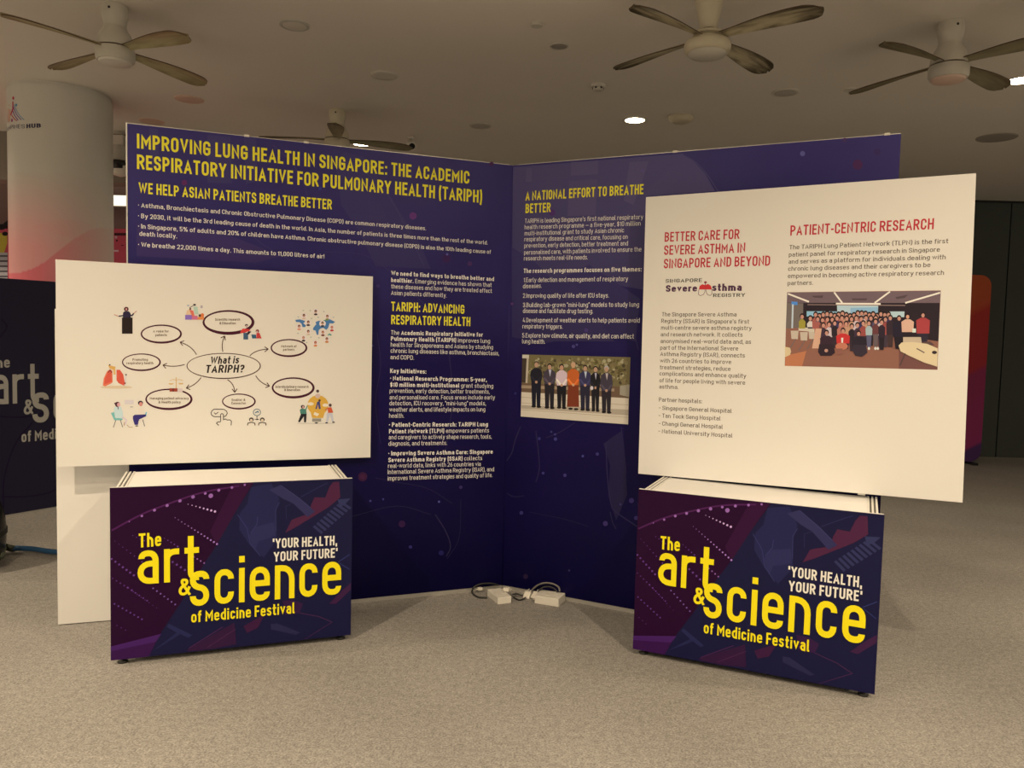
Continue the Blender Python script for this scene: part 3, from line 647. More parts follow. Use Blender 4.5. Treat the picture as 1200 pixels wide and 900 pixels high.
# two people with laptops
i_.poly([(715, 490), (745, 450), (805, 455), (840, 470), (760, 502), (720, 505)], ink(218, 60, 52)); i_.ell(788, 412, 18, 14, ink(54, 42, 40)); i_.ell(790, 424, 12, 15, ink(214, 170, 148)); i_.rect(752, 500, 808, 578, ink(66, 92, 108)); i_.poly([(785, 520), (810, 480), (845, 485), (815, 520)], ink(44, 38, 48))
i_.poly([(845, 520), (900, 522), (905, 566), (855, 566)], ink(54, 94, 110)); i_.poly([(905, 500), (940, 500), (965, 566), (905, 566)], ink(206, 66, 56)); i_.ell(916, 480, 20, 20, ink(130, 50, 44)); i_.ell(912, 490, 11, 14, ink(224, 180, 156))
i_.build('laptop_icon', bL); z_ = i_.z; i_ = Print(SBL, 12e-4); i_.z = z_
# world map with portraits
i_.zoom(320, 350, 12.86)
BL = ink(78, 122, 158)
i_.poly([(335, 320), (400, 312), (470, 330), (485, 345), (455, 370), (497, 405), (480, 430), (440, 425), (430, 380), (400, 355), (345, 350)], BL); i_.poly([(605, 440), (640, 395), (690, 395), (740, 430), (690, 470), (680, 545), (660, 545), (640, 480), (600, 470)], BL)
i_.poly([(640, 350), (700, 330), (700, 400), (650, 395)], BL); i_.poly([(690, 340), (780, 320), (850, 308), (935, 350), (900, 375), (850, 370), (830, 440), (800, 470), (760, 440), (700, 450), (690, 400)], BL); i_.poly([(755, 325), (830, 312), (840, 330), (770, 340)], ink(96, 140, 104)); i_.poly([(820, 545), (850, 522), (885, 545), (870, 560), (845, 545), (825, 558)], ink(86, 150, 128))
for x_, y_, hc, bc in ((642, 200, (58, 30, 26), (58, 36, 34)), (464, 262, (92, 50, 34), (226, 190, 160)), (530, 362, (86, 48, 34), (70, 40, 36)), (392, 425, (120, 66, 44), (226, 150, 110)), (817, 275, (110, 70, 40), (140, 140, 80)), (745, 376, (90, 70, 50), (64, 60, 60)),
                         (886, 442, (200, 110, 80), (196, 50, 56)), (750, 515, (170, 100, 60), (120, 60, 46)), (530, 502, (90, 60, 44), (220, 190, 150)), (458, 597, (180, 130, 100), (48, 34, 34)), (638, 672, (170, 76, 40), (226, 130, 70)), (810, 615, (112, 60, 36), (214, 130, 60))):
    i_.ell(x_, y_, 50, 50, ink(240, 218, 190), 12); i_.ell(x_, y_+36, 28, 15, ink(*bc), 10); i_.ell(x_, y_-10, 20, 24, ink(*hc), 10); i_.ell(x_, y_, 11, 17, ink(214, 150, 112), 8)
for x_, y_ in ((455, 178), (560, 180), (765, 195), (580, 298), (680, 282), (375, 522), (910, 280), (380, 275), (690, 590), (505, 660), (570, 580)): i_.ell(x_, y_, 13, 10, ink(186, 182, 158), 6)
i_.build('world_map_icon', bL); z_ = i_.z; i_ = Print(SBL, 12e-4); i_.z = z_
# tapping hand, pairing, bulb puzzle
i_.zoom(230, 440, 6.667)
DK = ink(58, 46, 36)
i_.line([(140, 264), (215, 264), (236, 278), (243, 294), (232, 314), (215, 322), (140, 322), (120, 310), (115, 292), (124, 274)], 6, DK, True); i_.line([(140, 290), (152, 302), (172, 286)], 6, DK)
i_.rect(188, 300, 214, 352, ink(232, 214, 178)); i_.line([(190, 360), (190, 305), (200, 296), (212, 305), (212, 345), (226, 340), (244, 348), (262, 346), (275, 358), (272, 390)], 6, DK); i_.line([(190, 362), (166, 364), (158, 374), (176, 390)], 6, DK)
i_.build('tapping_hand_icon', bL); z_ = i_.z; i_ = Print(SBL, 12e-4); i_.z = z_
i_.ring(474, 288, 28, 26, 5, ink(70, 100, 110)); i_.line([(460, 292), (480, 280), (488, 290)], 8, ink(80, 120, 130)); i_.line([(455, 342), (492, 342)], 4, DK); i_.line([(474, 316), (474, 342)], 5, DK); i_.ell(474, 343, 9, 5, DK)
for x_ in (430, 516):
    i_.ell(x_, 345, 18, 17, DK); i_.ell(x_, 350, 11, 12, ink(226, 200, 160)); i_.line([(x_-30, 390), (x_-26, 372), (x_, 366), (x_+26, 372), (x_+30, 390)], 7, ink(80, 66, 44))
i_.build('pairing_icon', bL); z_ = i_.z; i_ = Print(SBL, 12e-4); i_.z = z_
YB = ink(224, 168, 62)
i_.poly([(950+82*math.cos(q*PI/9), 232+78*math.sin(q*PI/9)) for q in range(18)], YB); i_.poly([(893, 285), (1005, 285), (990, 332), (905, 332)], YB); i_.ell(893, 222, 24, 13, ink(238, 216, 176)); i_.ell(1010, 232, 24, 13, ink(238, 216, 176)); i_.ell(948, 160, 20, 18, ink(214, 180, 156)); i_.ell(948, 122, 12, 12, ink(90, 66, 60))
i_.poly([(930, 262), (945, 205), (965, 200), (972, 262), (958, 262), (950, 225), (942, 262)], ink(66, 66, 112)); i_.ell(963, 195, 9, 9, ink(70, 46, 40)); i_.poly([(925, 285), (960, 300), (945, 320), (915, 305)], ink(238, 216, 176)); i_.rect(905, 336, 975, 360, ink(150, 140, 116)); i_.ell(938, 371, 13, 6, ink(40, 32, 30))
i_.poly([(808, 270), (820, 258), (858, 262), (862, 300), (815, 302)], ink(78, 128, 104)); i_.line([(855, 268), (868, 236)], 9, ink(110, 150, 120)); i_.poly([(818, 300), (862, 300), (858, 366), (842, 366), (840, 320), (808, 366), (795, 362)], ink(36, 32, 36)); i_.ell(832, 244, 15, 14, ink(56, 40, 40)); i_.ell(835, 246, 8, 10, ink(216, 160, 136))
i_.poly([(1025, 250), (1055, 248), (1070, 290), (1030, 294)], ink(214, 88, 50)); i_.line([(1030, 255), (1005, 270)], 8, ink(210, 110, 80)); i_.poly([(1020, 292), (1062, 292), (1075, 362), (1062, 362), (1045, 310), (1025, 368), (1014, 366)], ink(206, 198, 186)); i_.ell(1046, 232, 12, 13, ink(90, 62, 54)); i_.line([(790, 374), (1080, 374)], 2, ink(150, 140, 120)); i_.ell(1018, 370, 11, 5, ink(40, 32, 30)); i_.ell(1072, 365, 11, 5, ink(40, 32, 30))
i_.build('bulb_puzzle_icon', bL)

# --- text and photograph on the right board
RED = ink(196, 44, 52); DT = ink(86, 72, 58)
t = Print(SBR, 4e-4)
for s_, x0, y0, x1, y1 in (('BETTER CARE FOR', 778.8, 283.4, 866.3, 280), ('SEVERE ASTHMA IN', 778.1, 298.8, 873.1, 296), ('SINGAPORE AND BEYOND', 777.8, 314.6, 902.3, 311.3)):
    t.text(s_, (x0, y0), (x1, y1), 11.2, RED, .15)
t.text('PATIENT-CENTRIC RESEARCH', (926, 276.2), (1094, 268.6), 12, RED, .15)
t.build('heading_lettering', bR)
t = Print(SBR, 4e-4).zoom(760, 350, 7.5)
for s_, x0, y0, x1, y1 in (('The Singapore Severe Asthma', 117, 155, 773, 157), ("Registry (SSAR) is Singapore's first", 112, 213, 884, 220), ('multi-centre severe asthma registry', 110, 272, 905, 277), ('and research network. It collects', 107, 331, 826, 335),
                            ('anonymised real-world data and, as', 105, 390, 900, 398), ('part of the International Severe', 103, 448, 787, 456), ('Asthma Registry (ISAR), connects', 103, 503, 846, 518), ('with 26 countries to improve', 101, 562, 726, 574),
                            ('treatment strategies, reduce', 99, 620, 720, 635), ('complications and enhance quality', 96, 674, 857, 697), ('of life for people living with severe', 96, 735, 848, 757), ('asthma.', 94, 790, 262, 795),
                            ('Partner hospitals:', 91, 904, 472, 920), ('^ Singapore General Hospital', 90, 976, 730, 1005), ('^ Tan Tock Seng Hospital', 88, 1044, 632, 1071), ('^ Changi General Hospital', 88, 1113, 652, 1145), ('^ National University Hospital', 86, 1180, 737, 1222)):
    t.text(s_, (x0, y0), (x1, y1), 36, DT, .115)
t.zoom(910, 240, 5.3333)
for s_, x0, y0, x1, y1 in (('The TARIPH Lung Patient Network (TLPN) is the first', 80, 279, 1073, 240), ('patient panel for respiratory research in Singapore', 77, 325, 1020, 293), ('and serves as a platform for individuals dealing with', 75, 369, 1056, 340),
                            ('chronic lung diseases and their caregivers to be', 73, 413, 961, 389), ('empowered in becoming active respiratory research', 71, 458, 1046, 438), ('partners.', 69, 503, 228, 500)):
    t.text(s_, (x0, y0), (x1, y1), 27, DT, .115)
t.build('body_lettering', bR)
l = Print(SBR, 4e-4).zoom(770, 260, 8)
l.text('SINGAPORE', (80, 571), (420, 563), 34, ink(80, 80, 66), .15); l.text('Severe', (82, 656), (374, 652), 62, ink(84, 46, 66), .2); l.text('sthma', (516, 648), (793, 647), 68, ink(84, 46, 66), .2); l.text('REGISTRY', (525, 705), (825, 702), 33, ink(80, 80, 66), .15)
RD = ink(214, 52, 50)
l.poly([(392, 634), (400, 600), (425, 585), (450, 592), (480, 582), (505, 600), (515, 634)], RD); l.ell(454, 567, 13, 11, ink(140, 60, 60)); l.line([(452, 575), (452, 605)], 6, ink(150, 60, 60))
l.line([(392, 634), (388, 680), (405, 692), (435, 682), (450, 650), (450, 634)], 5, ink(130, 100, 92)); l.line([(460, 634), (460, 655), (475, 685), (500, 690), (514, 675), (514, 634)], 5, ink(130, 100, 92))
l.build('logo_print', bR)
g = Print(SBR, 4e-4).zoom(910, 330, 6)
g.poly([(75, 75), (1155, 62), (1130, 620), (58, 592)], ink(150, 100, 76))
g.poly([(75, 77), (1153, 66), (1150, 150), (900, 155), (420, 155), (72, 150)], ink(120, 96, 92))
g.poly([(72, 148), (225, 150), (1148, 150), (1138, 420), (66, 330)], ink(44, 32, 36)); g.poly([(72, 150), (188, 152), (186, 325), (68, 330)], ink(120, 105, 90)); g.poly([(105, 140), (148, 142), (148, 165), (104, 163)], ink(86, 140, 190)); g.line([(115, 160), (110, 330)], 12, ink(200, 205, 205))
g.poly([(425, 165), (715, 165), (712, 240), (428, 240)], ink(190, 205, 196)); g.poly([(520, 185), (712, 180), (712, 230), (520, 232)], ink(150, 186, 200)); g.poly([(212, 208), (425, 210), (425, 240), (212, 245)], ink(150, 190, 200)); g.poly([(780, 210), (900, 210), (898, 250), (780, 250)], ink(190, 205, 190))
for L_ in ([(80, 85), (228, 142)], [(405, 75), (462, 150)], [(798, 70), (690, 150)], [(1150, 78), (905, 150)], [(418, 155), (732, 157)]): g.line(L_, 12, ink(250, 236, 206))
g.poly([(245, 100), (330, 98), (320, 115), (265, 112)], ink(90, 70, 68)); g.poly([(530, 118), (638, 118), (630, 132), (535, 132)], ink(90, 70, 68)); g.poly([(835, 110), (925, 92), (900, 115), (845, 122)], ink(90, 70, 68)); g.line([(218, 162), (905, 168)], 6, ink(150, 120, 104))
g.poly([(66, 330), (240, 322), (860, 380), (1136, 420), (1132, 618), (58, 592)], ink(150, 98, 74)); g.poly([(62, 520), (210, 488), (180, 594), (60, 592)], ink(196, 120, 76))
g.poly([(860, 470), (1130, 600), (1132, 618), (860, 612)], ink(122, 78, 66))
for x_, y_ in ((100, 345), (165, 355), (225, 345)):
    g.poly([(x_, y_), (x_+55, y_), (x_+50, y_+60), (x_+5, y_+58)], ink(206, 184, 150)); g.line([(x_+35, y_+58), (x_-10, y_+130)], 7, ink(120, 100, 90)); 
g.poly([(155, 322), (285, 325), (282, 355), (155, 345)], ink(214, 196, 160)); g.rect(220, 304, 272, 330, ink(40, 36, 48))
def pers(x_, y_, top, h_=95, hair=(40, 24, 24), w_=44, leg=None, skin=(206, 146, 116)):
    g.poly([(x_-w_*.5, y_+h_), (x_-w_*.55, y_+38), (x_-w_*.2, y_+20), (x_+w_*.2, y_+20), (x_+w_*.55, y_+38), (x_+w_*.5, y_+h_)], ink(*top))
    if leg: g.poly([(x_-w_*.42, y_+h_), (x_+w_*.42, y_+h_), (x_+w_*.3, y_+h_+85), (x_-w_*.3, y_+h_+85)], ink(*leg))
    g.ell(x_, y_-3, 17, 20, ink(*hair), 10); g.ell(x_, y_+3, 12, 15, ink(*skin), 8)
rnd = random.Random(11)
pal = [(190, 120, 96), (70, 50, 60), (160, 76, 66), (214, 190, 176), (60, 54, 86), (120, 70, 60), (200, 150, 110), (90, 80, 96), (176, 96, 80), (46, 36, 40)]
pers(180, 245, (168, 150, 56), 85); pers(238, 258, (222, 206, 180), 62)
for k, x_ in enumerate(range(275, 800, 27)): pers(x_, 232+rnd.uniform(-10, 12), rnd.choice(pal), 100)
for k, x_ in enumerate(range(290, 800, 34)): pers(x_, 262+rnd.uniform(-8, 14), rnd.choice(pal), 110, leg=rnd.choice([(44, 34, 40), (70, 54, 60)]))
for k, x_ in enumerate(range(330, 620, 40)): pers(x_, 300+rnd.uniform(-8, 14), rnd.choice(pal), 90, leg=(60, 44, 48))
pers(650, 292, (172, 186, 172), 85, leg=(96, 92, 108)); pers(697, 280, (110, 60, 56), 90, leg=(110, 90, 84)); pers(740, 285, (50, 36, 44), 110, leg=(40, 30, 36)); pers(800, 255, (56, 40, 44), 120, w_=52, leg=(70, 50, 46))
g.poly([(250, 470), (275, 330), (318, 330), (300, 470)], ink(222, 170, 130))
pers(352, 360, (60, 38, 46), 100, w_=84, hair=(34, 20, 22)); g.poly([(300, 440), (400, 440), (412, 500), (385, 522), (310, 522), (292, 495)], ink(50, 34, 40)); g.ell(350, 485, 13, 12, ink(200, 146, 116))
pers(468, 345, (206, 54, 50), 90, w_=88); g.ell(458, 455, 44, 26, ink(200, 120, 86)); g.rect(430, 470, 465, 512, ink(150, 96, 76)); g.poly([(455, 395), (470, 395), (468, 430), (456, 430)], ink(236, 226, 206))
pers(578, 365, (44, 34, 42), 100, w_=92); g.poly([(540, 445), (628, 445), (640, 500), (600, 528), (555, 520), (530, 480)], ink(58, 46, 52))
pers(862, 258, (40, 32, 44), 130, w_=84, leg=(36, 28, 34)); pers(922, 245, (226, 176, 140), 110, w_=80, leg=(40, 30, 34), skin=(220, 160, 120)); pers(1030, 235, (176, 66, 62), 130, w_=88, leg=(50, 40, 50)); g.rect(955, 330, 980, 358, ink(225, 225, 205))
for x_ in (650, 695, 712): g.ell(x_, 470, 9, 12, ink(232, 220, 210), 6)
g.poly([(890, 390), (1015, 390), (1022, 440), (890, 432)], ink(206, 180, 140)); g.poly([(1020, 425), (1080, 420), (1110, 445), (1030, 450)], ink(100, 72, 62))
g.poly([(858, 450), (880, 428), (960, 425), (1060, 438), (1133, 470), (1130, 598), (1040, 570), (930, 520), (872, 490)], ink(232, 204, 150)); g.poly([(60, 458), (95, 465), (103, 490), (95, 515), (60, 532)], ink(226, 196, 140)); g.line([(905, 505), (868, 590)], 8, ink(90, 66, 60)); g.ell(1110, 498, 18, 12, ink(60, 46, 44)); g.line([(985, 470), (1040, 500)], 8, ink(110, 90, 76))
g.build('photo_print', bR)

# ================================================================== DISPLAY COUNTERS
CW, CD, CZ0, CZ1 = 1.0, .387, .025, .758
CR = Plane(.5818, 3.51575, -.41778); CLp = Plane(-1.65777, 3.24554, .3565)
logo = []   # (text, a, b, h, colour, weight, slant) measured on the right counter
def lg(s_, x0, y0, x1, y1, cap, col, wt):
    a_, b_ = CR.uv(x0, y0), CR.uv(x1, y1); c_ = CR.uv(x0, y0-cap); logo.append((s_, a_, b_, c_[1]-a_[1], col, wt))
LY = ink(250, 218, 20)
lg('The', 774.2, 643.0, 797.0, 645.6, 15.6, LY, .17); lg('art', 771.3, 683.8, 835.5, 693.5, 51.5, LY, .128); lg('&', 812.8, 706.3, 825.6, 709, 19.5, LY, .16)
lg('science', 824.3, 722.0, 1012.9, 754.5, 56, LY, .127); lg('of Medicine Festival', 825, 741.0, 948.3, 763.1, 13.4, LY, .16)
WH = (.82, .82, .80, 1)
lg('`YOUR HEALTH,', 923.7, 674.8, 1010, 688.2, 12.3, WH, .17); lg("YOUR FUTURE'", 924.3, 691.7, 1010, 704.6, 12.3, WH, .17)

class SheetFace:                                # prints that bleed to the edge of the sheet are trimmed there
    @staticmethod
    def uv(px, py):
        u, v = CR.uv(px, py); return (min(CW, max(0, u)), min(CZ1, max(CZ0, v)))
    @staticmethod
    def p3(u, v, off): return (u, -off, v)
def counter_mesh_art():
    A = Print(SheetFace, 5e-4)
    A.poly([(902.6, 591.3), (880, 622), (857, 657), (842, 676), (814, 716), (793, 743), (779, 768), (1026, 820), (1060, 820), (1060, 600), (1030, 596), (903.5, 584)], ink(24, 22, 54, .85))
    A.poly([(880, 582), (903, 586), (880, 622), (857, 657), (850, 640)], ink(50, 6, 44))
    A.poly([(740, 744), (793, 745), (787, 752.5), (740, 749.2)], ink(68, 26, 82))
    A.poly([(740, 749.2), (787, 752.5), (779, 768), (740, 762)], ink(54, 14, 62))
    A.line([(v.x, v.y) for v in spline([(748.4, 619.3, 0), (778, 607, 0), (805, 600, 0), (833, 594, 0), (855, 591.5, 0), (886, 591, 0)], 5)], 2.0, ink(76, 24, 70))
    DOT = ink(150, 96, 150); DOT2 = ink(104, 58, 122)
    A.zoom(740, 570, 7.5)
    for x_, y_, r_ in ((195, 320, 5), (290, 290, 10), (388, 258, 12), (487, 235, 13), (590, 212, 14), (697, 195, 15), (800, 180, 12), (845, 208, 20), (915, 170, 13), (1030, 162, 12), (1145, 155, 10)): A.ell(x_, y_, r_, r_, DOT, 10)
    def dots(x0, y0, x1, y1, n, r0_, r1_, c_):
        for k in range(n):
            q = k/(n-1); A.ell(x0+(x1-x0)*q, y0+(y1-y0)*q, r0_+(r1_-r0_)*q, r0_+(r1_-r0_)*q, c_, 8)
    dots(655, 252, 875, 353, 8, 3.5, 11, ink(205, 160, 190)); dots(545, 350, 880, 645, 14, 3, 9, ink(170, 120, 175)); dots(455, 510, 555, 600, 5, 4, 7, DOT2); dots(55, 600, 210, 770, 7, 8, 9, DOT2); dots(85, 460, 275, 672, 8, 3, 6, DOT2)
    dots(55, 760, 190, 890, 6, 6, 8, ink(84, 40, 96)); dots(510, 725, 605, 815, 4, 9, 10, DOT2); dots(682, 718, 765, 790, 4, 7, 7, DOT); dots(215, 440, 300, 500, 4, 4, 5, DOT2)
    A.zoom(740, 680, 7.5)
    dots(350, 88, 515, 268, 7, 7, 7, ink(120, 84, 140)); dots(160, 35, 300, 180, 6, 6, 6, DOT2); dots(60, 145, 255, 325, 8, 7, 7, ink(96, 54, 118)); dots(70, 325, 130, 380, 3, 5, 5, ink(84, 40, 96)); dots(200, 80, 370, 260, 7, 5, 4, ink(84, 40, 96))
    A.poly([(440, 440), (460, 420), (640, 570), (610, 585), (520, 515)], ink(36, 36, 70)); A.poly([(330, 610), (520, 510), (560, 525), (480, 560), (370, 600)], ink(33, 34, 66)); A.poly([(600, 680), (1000, 560), (1010, 760), (800, 740), (600, 700)], ink(50, 20, 50)); A.line([(610, 675), (900, 570)], 7, ink(74, 34, 70))
    A.line([(760, 715), (1010, 620)], 6, ink(78, 36, 66))
    A.zoom(880, 580, 7.5)
    A.poly([(150, 110), (340, 100), (410, 260), (365, 400), (370, 640), (240, 780), (120, 640), (30, 480), (40, 330), (110, 260)], ink(33, 32, 66))
    A.poly([(110, 560), (180, 480), (350, 470), (360, 600), (200, 620), (160, 700)], ink(42, 40, 74)); A.line([(20, 340), (100, 480), (120, 620), (210, 760)], 7, ink(50, 50, 86)); A.line([(410, 290), (370, 360), (365, 560)], 7, ink(50, 50, 86)); A.line([(200, 390), (190, 460), (130, 530)], 6, ink(54, 54, 90))
    A.poly([(455, 590), (520, 480), (560, 470), (700, 450), (720, 370), (760, 300), (870, 320), (920, 220), (960, 180), (1025, 185), (1030, 345), (900, 420), (750, 480), (560, 555)], ink(76, 30, 54))
    A.poly([(320, 160), (430, 130), (600, 280), (760, 440), (680, 478), (540, 320), (440, 260)], ink(48, 44, 76)); A.line([(430, 135), (600, 280), (720, 400)], 5, ink(62, 58, 92)); A.line([(620, 275), (830, 200), (900, 180)], 5, ink(46, 44, 80)); A.line([(470, 460), (470, 340), (560, 310)], 4, ink(44, 42, 76))
    for k in range(9):
        x_, y_ = 730+k*36, 585-k*24; A.poly([(x_, y_), (x_+20, y_-14), (x_+105+k*3, y_+72), (x_+85+k*3, y_+88)], ink(48, 48, 78))
    A.poly([(1000, 360), (1140, 370), (1080, 420), (1020, 440)], ink(48, 48, 78))
    A.zoom(880, 690, 7.5)
    A.poly([(30, 540), (230, 480), (160, 590), (60, 610)], ink(60, 22, 52)); A.poly([(400, 400), (500, 420), (600, 480), (560, 560), (420, 540)], ink(52, 22, 56)); A.poly([(280, 590), (340, 600), (560, 750), (520, 760), (280, 640)], ink(40, 36, 64)); A.line([(560, 560), (760, 650), (890, 740), (600, 830)], 8, ink(62, 32, 62))
    A.poly([(870, 550), (1000, 460), (1110, 400), (1105, 470), (940, 570)], ink(60, 26, 56)); A.line([(980, 160), (1110, 110)], 8, ink(44, 50, 92)); A.line([(990, 170), (1100, 260)], 8, ink(40, 46, 86))
    A.poly([(460, 340), (520, 345), (520, 395), (460, 390)], ink(46, 22, 56))
    return A
shared = {}
def counter(P, label):
    r_ = root('display_counter', label, 'counter', (P.o.x, P.o.y, 0), P.th)
    def part(name, fn, mats, key, angle=None):
        if key in shared:
            o = bpy.data.objects.new(name, shared[key]); C.objects.link(o); o.parent = r_; return o
        o = fn(MB()).build(name, mats, r_, angle); shared[key] = o.data; return o
    fs = part('front_sheet', lambda b: b.box(0, CW, -.005, 0, CZ0, CZ1, bevel=.0008), [M['purple']], 'fs')
    part('front_lip', lambda b: b.box(0.002, CW-.002, 0, .006, CZ0+.01, CZ1+.002), [M['board_edge']], 'lip')
    for nm, key, src in (('artwork', 'art', None), ('lettering', 'let', None)):
        if key in shared:
            o = bpy.data.objects.new(nm, shared[key]); C.objects.link(o); o.parent = fs
        else:
            A = counter_mesh_art() if key == 'art' else Print(CR, 5e-3)
            if key == 'let':
                for s_, a_, b_, h_, c_, wt in logo: A.uvtext(s_, a_, b_, h_, c_, wt)
                A.base = .0082
            else: A.base = .0052
            o = A.build(nm, fs, INK_GLOSS); shared[key] = o.data
    part('top_panel', lambda b: b.box(.062, CW-.062, .006, CD-.004, CZ1-.018, CZ1-.002, bevel=.001), [M['white_board']], 'top')
    for x_ in (.022, CW-.062):
        key = 'rail%.2f' % 0
        def rail(b):
            b.box(0, .040, .006, CD, CZ1-.04, CZ1-.007, 1); b.box(0, .008, .006, CD, CZ1-.007, CZ1, 0); b.box(.016, .024, .006, CD, CZ1-.007, CZ1, 0); b.box(.032, .040, .006, CD, CZ1-.007, CZ1, 0); return b
        o = part('top_rail', rail, [M['alu_white'], M['groove']], key); o.location.x = x_
    def post(b):
        pr = [(.019, 0), (.019, CZ1-.07)]; b.lathe(pr, 8, 0, smooth=False)
        for k in range(4): b.box(-.004, .004, -.0215, -.0185, 0, CZ1-.07, 1, mtx=Matrix.Rotation(k*PI/2, 4, 'Z'))
        return b
    for x_ in (.042, CW-.042):
        for y_ in (.028, CD-.022):
            o = part('post', post, [M['alu'], M['groove']], 'post'); o.location = (x_, y_, CZ0)
            o = part('levelling_foot', lambda b: b.lathe([(0, 0), (.02, 0), (.021, .006), (.009, .011), (.006, .03), (0, .03)], 16), [M['rubber']], 'foot'); o.location = (x_, y_, 0)
    for x_ in (.036, CW-.044):
        o = part('side_panel', lambda b: b.box(0, .008, .045, CD-.04, CZ0+.03, CZ1-.041), [M['white_board']], 'side'); o.location.x = x_
    part('back_panel', lambda b: b.box(.06, CW-.06, CD-.024, CD-.016, CZ0+.03, CZ1-.02), [M['white_board']], 'back')
    return r_
counter(CR, 'purple and navy display counter on the right, carrying the board with red headings')
counter(CLp, 'purple and navy display counter on the left, below the diagram board')

# ================================================================== DARK BANNER far left
O2 = Vector((-3.7015, 5.6773, 0)); TH2 = math.atan2(6.04225-5.6773, -3.47542+3.70147)
P2 = Plane(O2.x, O2.y, TH2)
bn = root('dark_banner_wall', 'low navy banner wall with pale lettering, left behind the white boards', 'banner', O2, TH2)
sh = MB().box(-1.5, 1.35, 0, .03, .02, 1.745, bevel=.002).build('panel', M['navy_panel'], bn)
MB().box(-1.5, 1.35, .004, .026, 0, .02).build('bottom_rail', M['alu'], bn)
for xx in (-1.2, 1.0):
    MB().box(xx-.03, xx+.03, .03, .34, 0, .012).box(xx-.015, xx+.015, .03, .05, 0, 1.2).build('stand_foot', M['alu'], bn)
GR = ink(182, 168, 140)
lt = Print(P2, .0008)
def level(t_, x0, y0, x1, part_, cap, wt):
    """a level line of lettering: measured over the part of it that shows, then carried on"""
    a_ = P2.uv(x0, y0); b_ = P2.uv(x1, y0); k_ = (b_[0]-a_[0])/text_quads(part_, wt, .2)[1]
    h_ = P2.uv(x0, y0-cap)[1]-a_[1]; lt.uvtext(t_, a_, (a_[0]+k_*text_quads(t_, wt, .2)[1], a_[1]), h_, GR, wt); return a_, k_, h_
level('The', -13, 431.2, 11.5, 'The', 13, .17); level('art', -9, 474.4, 45.7, 'art', 48, .128); level('&', 27.8, 486, 38.8, '&', 17.5, .16)
a_, k_, h_ = level('science', 37.9, 496, 57.5, 's', 49, .128); level('of Medicine Festival', 25.2, 518.3, 63, 'of Med', 13, .17)
for t_, dy in (('`YOUR HEALTH,', 1.36), ("YOUR FUTURE'", 1.08)):
    w_ = text_quads(t_, .17, .2)[1]; x_ = a_[0]+k_*1.75; lt.uvtext(t_, (x_, a_[1]+h_*dy), (x_+k_*1.5, a_[1]+h_*dy), h_*.22, GR, .17)
lt.build('lettering', sh)
an = Print(P2, .0004)
for L_ in ([(0, 488), (20, 489), (40, 487), (68, 478)], [(38, 495), (18, 520), (5, 560), (4, 600)], [(2, 582), (30, 582), (55, 578), (68, 572)], [(0, 395), (8, 383), (2, 374)]):
    an.line([(v.x, v.y) for v in spline([(q[0], q[1], 0) for q in L_], 5)], 1.8, ink(34, 14, 48, .8))
an.build('artwork', sh)

# ================================================================== COLUMN
cc = Vector((-math.sin(math.radians(29.6))*7.58, math.cos(math.radians(29.6))*7.58, 0)); CRAD = .378
col = root('column', 'thick round white column with a pink print, behind the booth on the left', 'column', cc)
MB().lathe([(0, 0), (CRAD, 0), (CRAD, CEIL-.03), (CRAD-.012, CEIL-.03), (CRAD-.012, CEIL), (0, CEIL)], 72).build('shaft', mat('column_skin', (.66, .65, .61), .5, noise=.04, nscale=4), col, 40)
DR = Drum(cc.x, cc.y, CRAD)
# printed pink waves (flat print, a fine grid of colours)
V, Fc, cols = [], [], []
NU, NV = 110, 170
def wave(u, z):
    s_ = u/CRAD                       # angle from the camera-facing line, right positive? sign below
    base_c = (.66, .65, .61); pk = (.85, .30, .34); pk2 = (.80, .17, .23)
    x_ = max(-1, min(1, math.sin(s_)))*SGN
    a_ = max(0, min(1, (2.62-z)/.60))*max(.12, min(1, .74-.62*x_))
    z1 = 2.02+.20*x_; b_ = 1 if z < z1+.06*math.sin(3*x_) else 0
    z2 = 2.24+.05*x_-.15*x_*x_
    z3 = 2.12-.1*x_
    k = a_*.75
    if z3 < z < z2: k += .10*(1-abs(x_))
    if b_: k = min(1, k+.16*(1-.5*x_))
    return tuple(base_c[q]*(1-k)+(pk if not b_ else pk2)[q]*k for q in range(3)) + (1,)
ul, ur = DR.uv(20, 200)[0], DR.uv(120, 200)[0]; SGN = 1 if ur > ul else -1
me = bpy.data.meshes.new('wave_print')
for j in range(NV+1):
    for i in range(NU+1):
        u = (-1+2*i/NU)*CRAD*PI*.62; z = .4+2.2*j/NV
        V.append(DR.p3(u, z, .0006)); cols.append(wave(u, z))
for j in range(NV):
    for i in range(NU):
        q = j*(NU+1)+i; Fc.append((q, q+1, q+NU+2, q+NU+1))
me.from_pydata(V, [], Fc); ca = me.color_attributes.new('Col', 'FLOAT_COLOR', 'POINT'); ca.data.foreach_set('color', [v for c_ in cols for v in c_])
for pg in me.polygons: pg.use_smooth = True
link('wave_print', me, col, [INK])
lp = Print(DR, .0012)
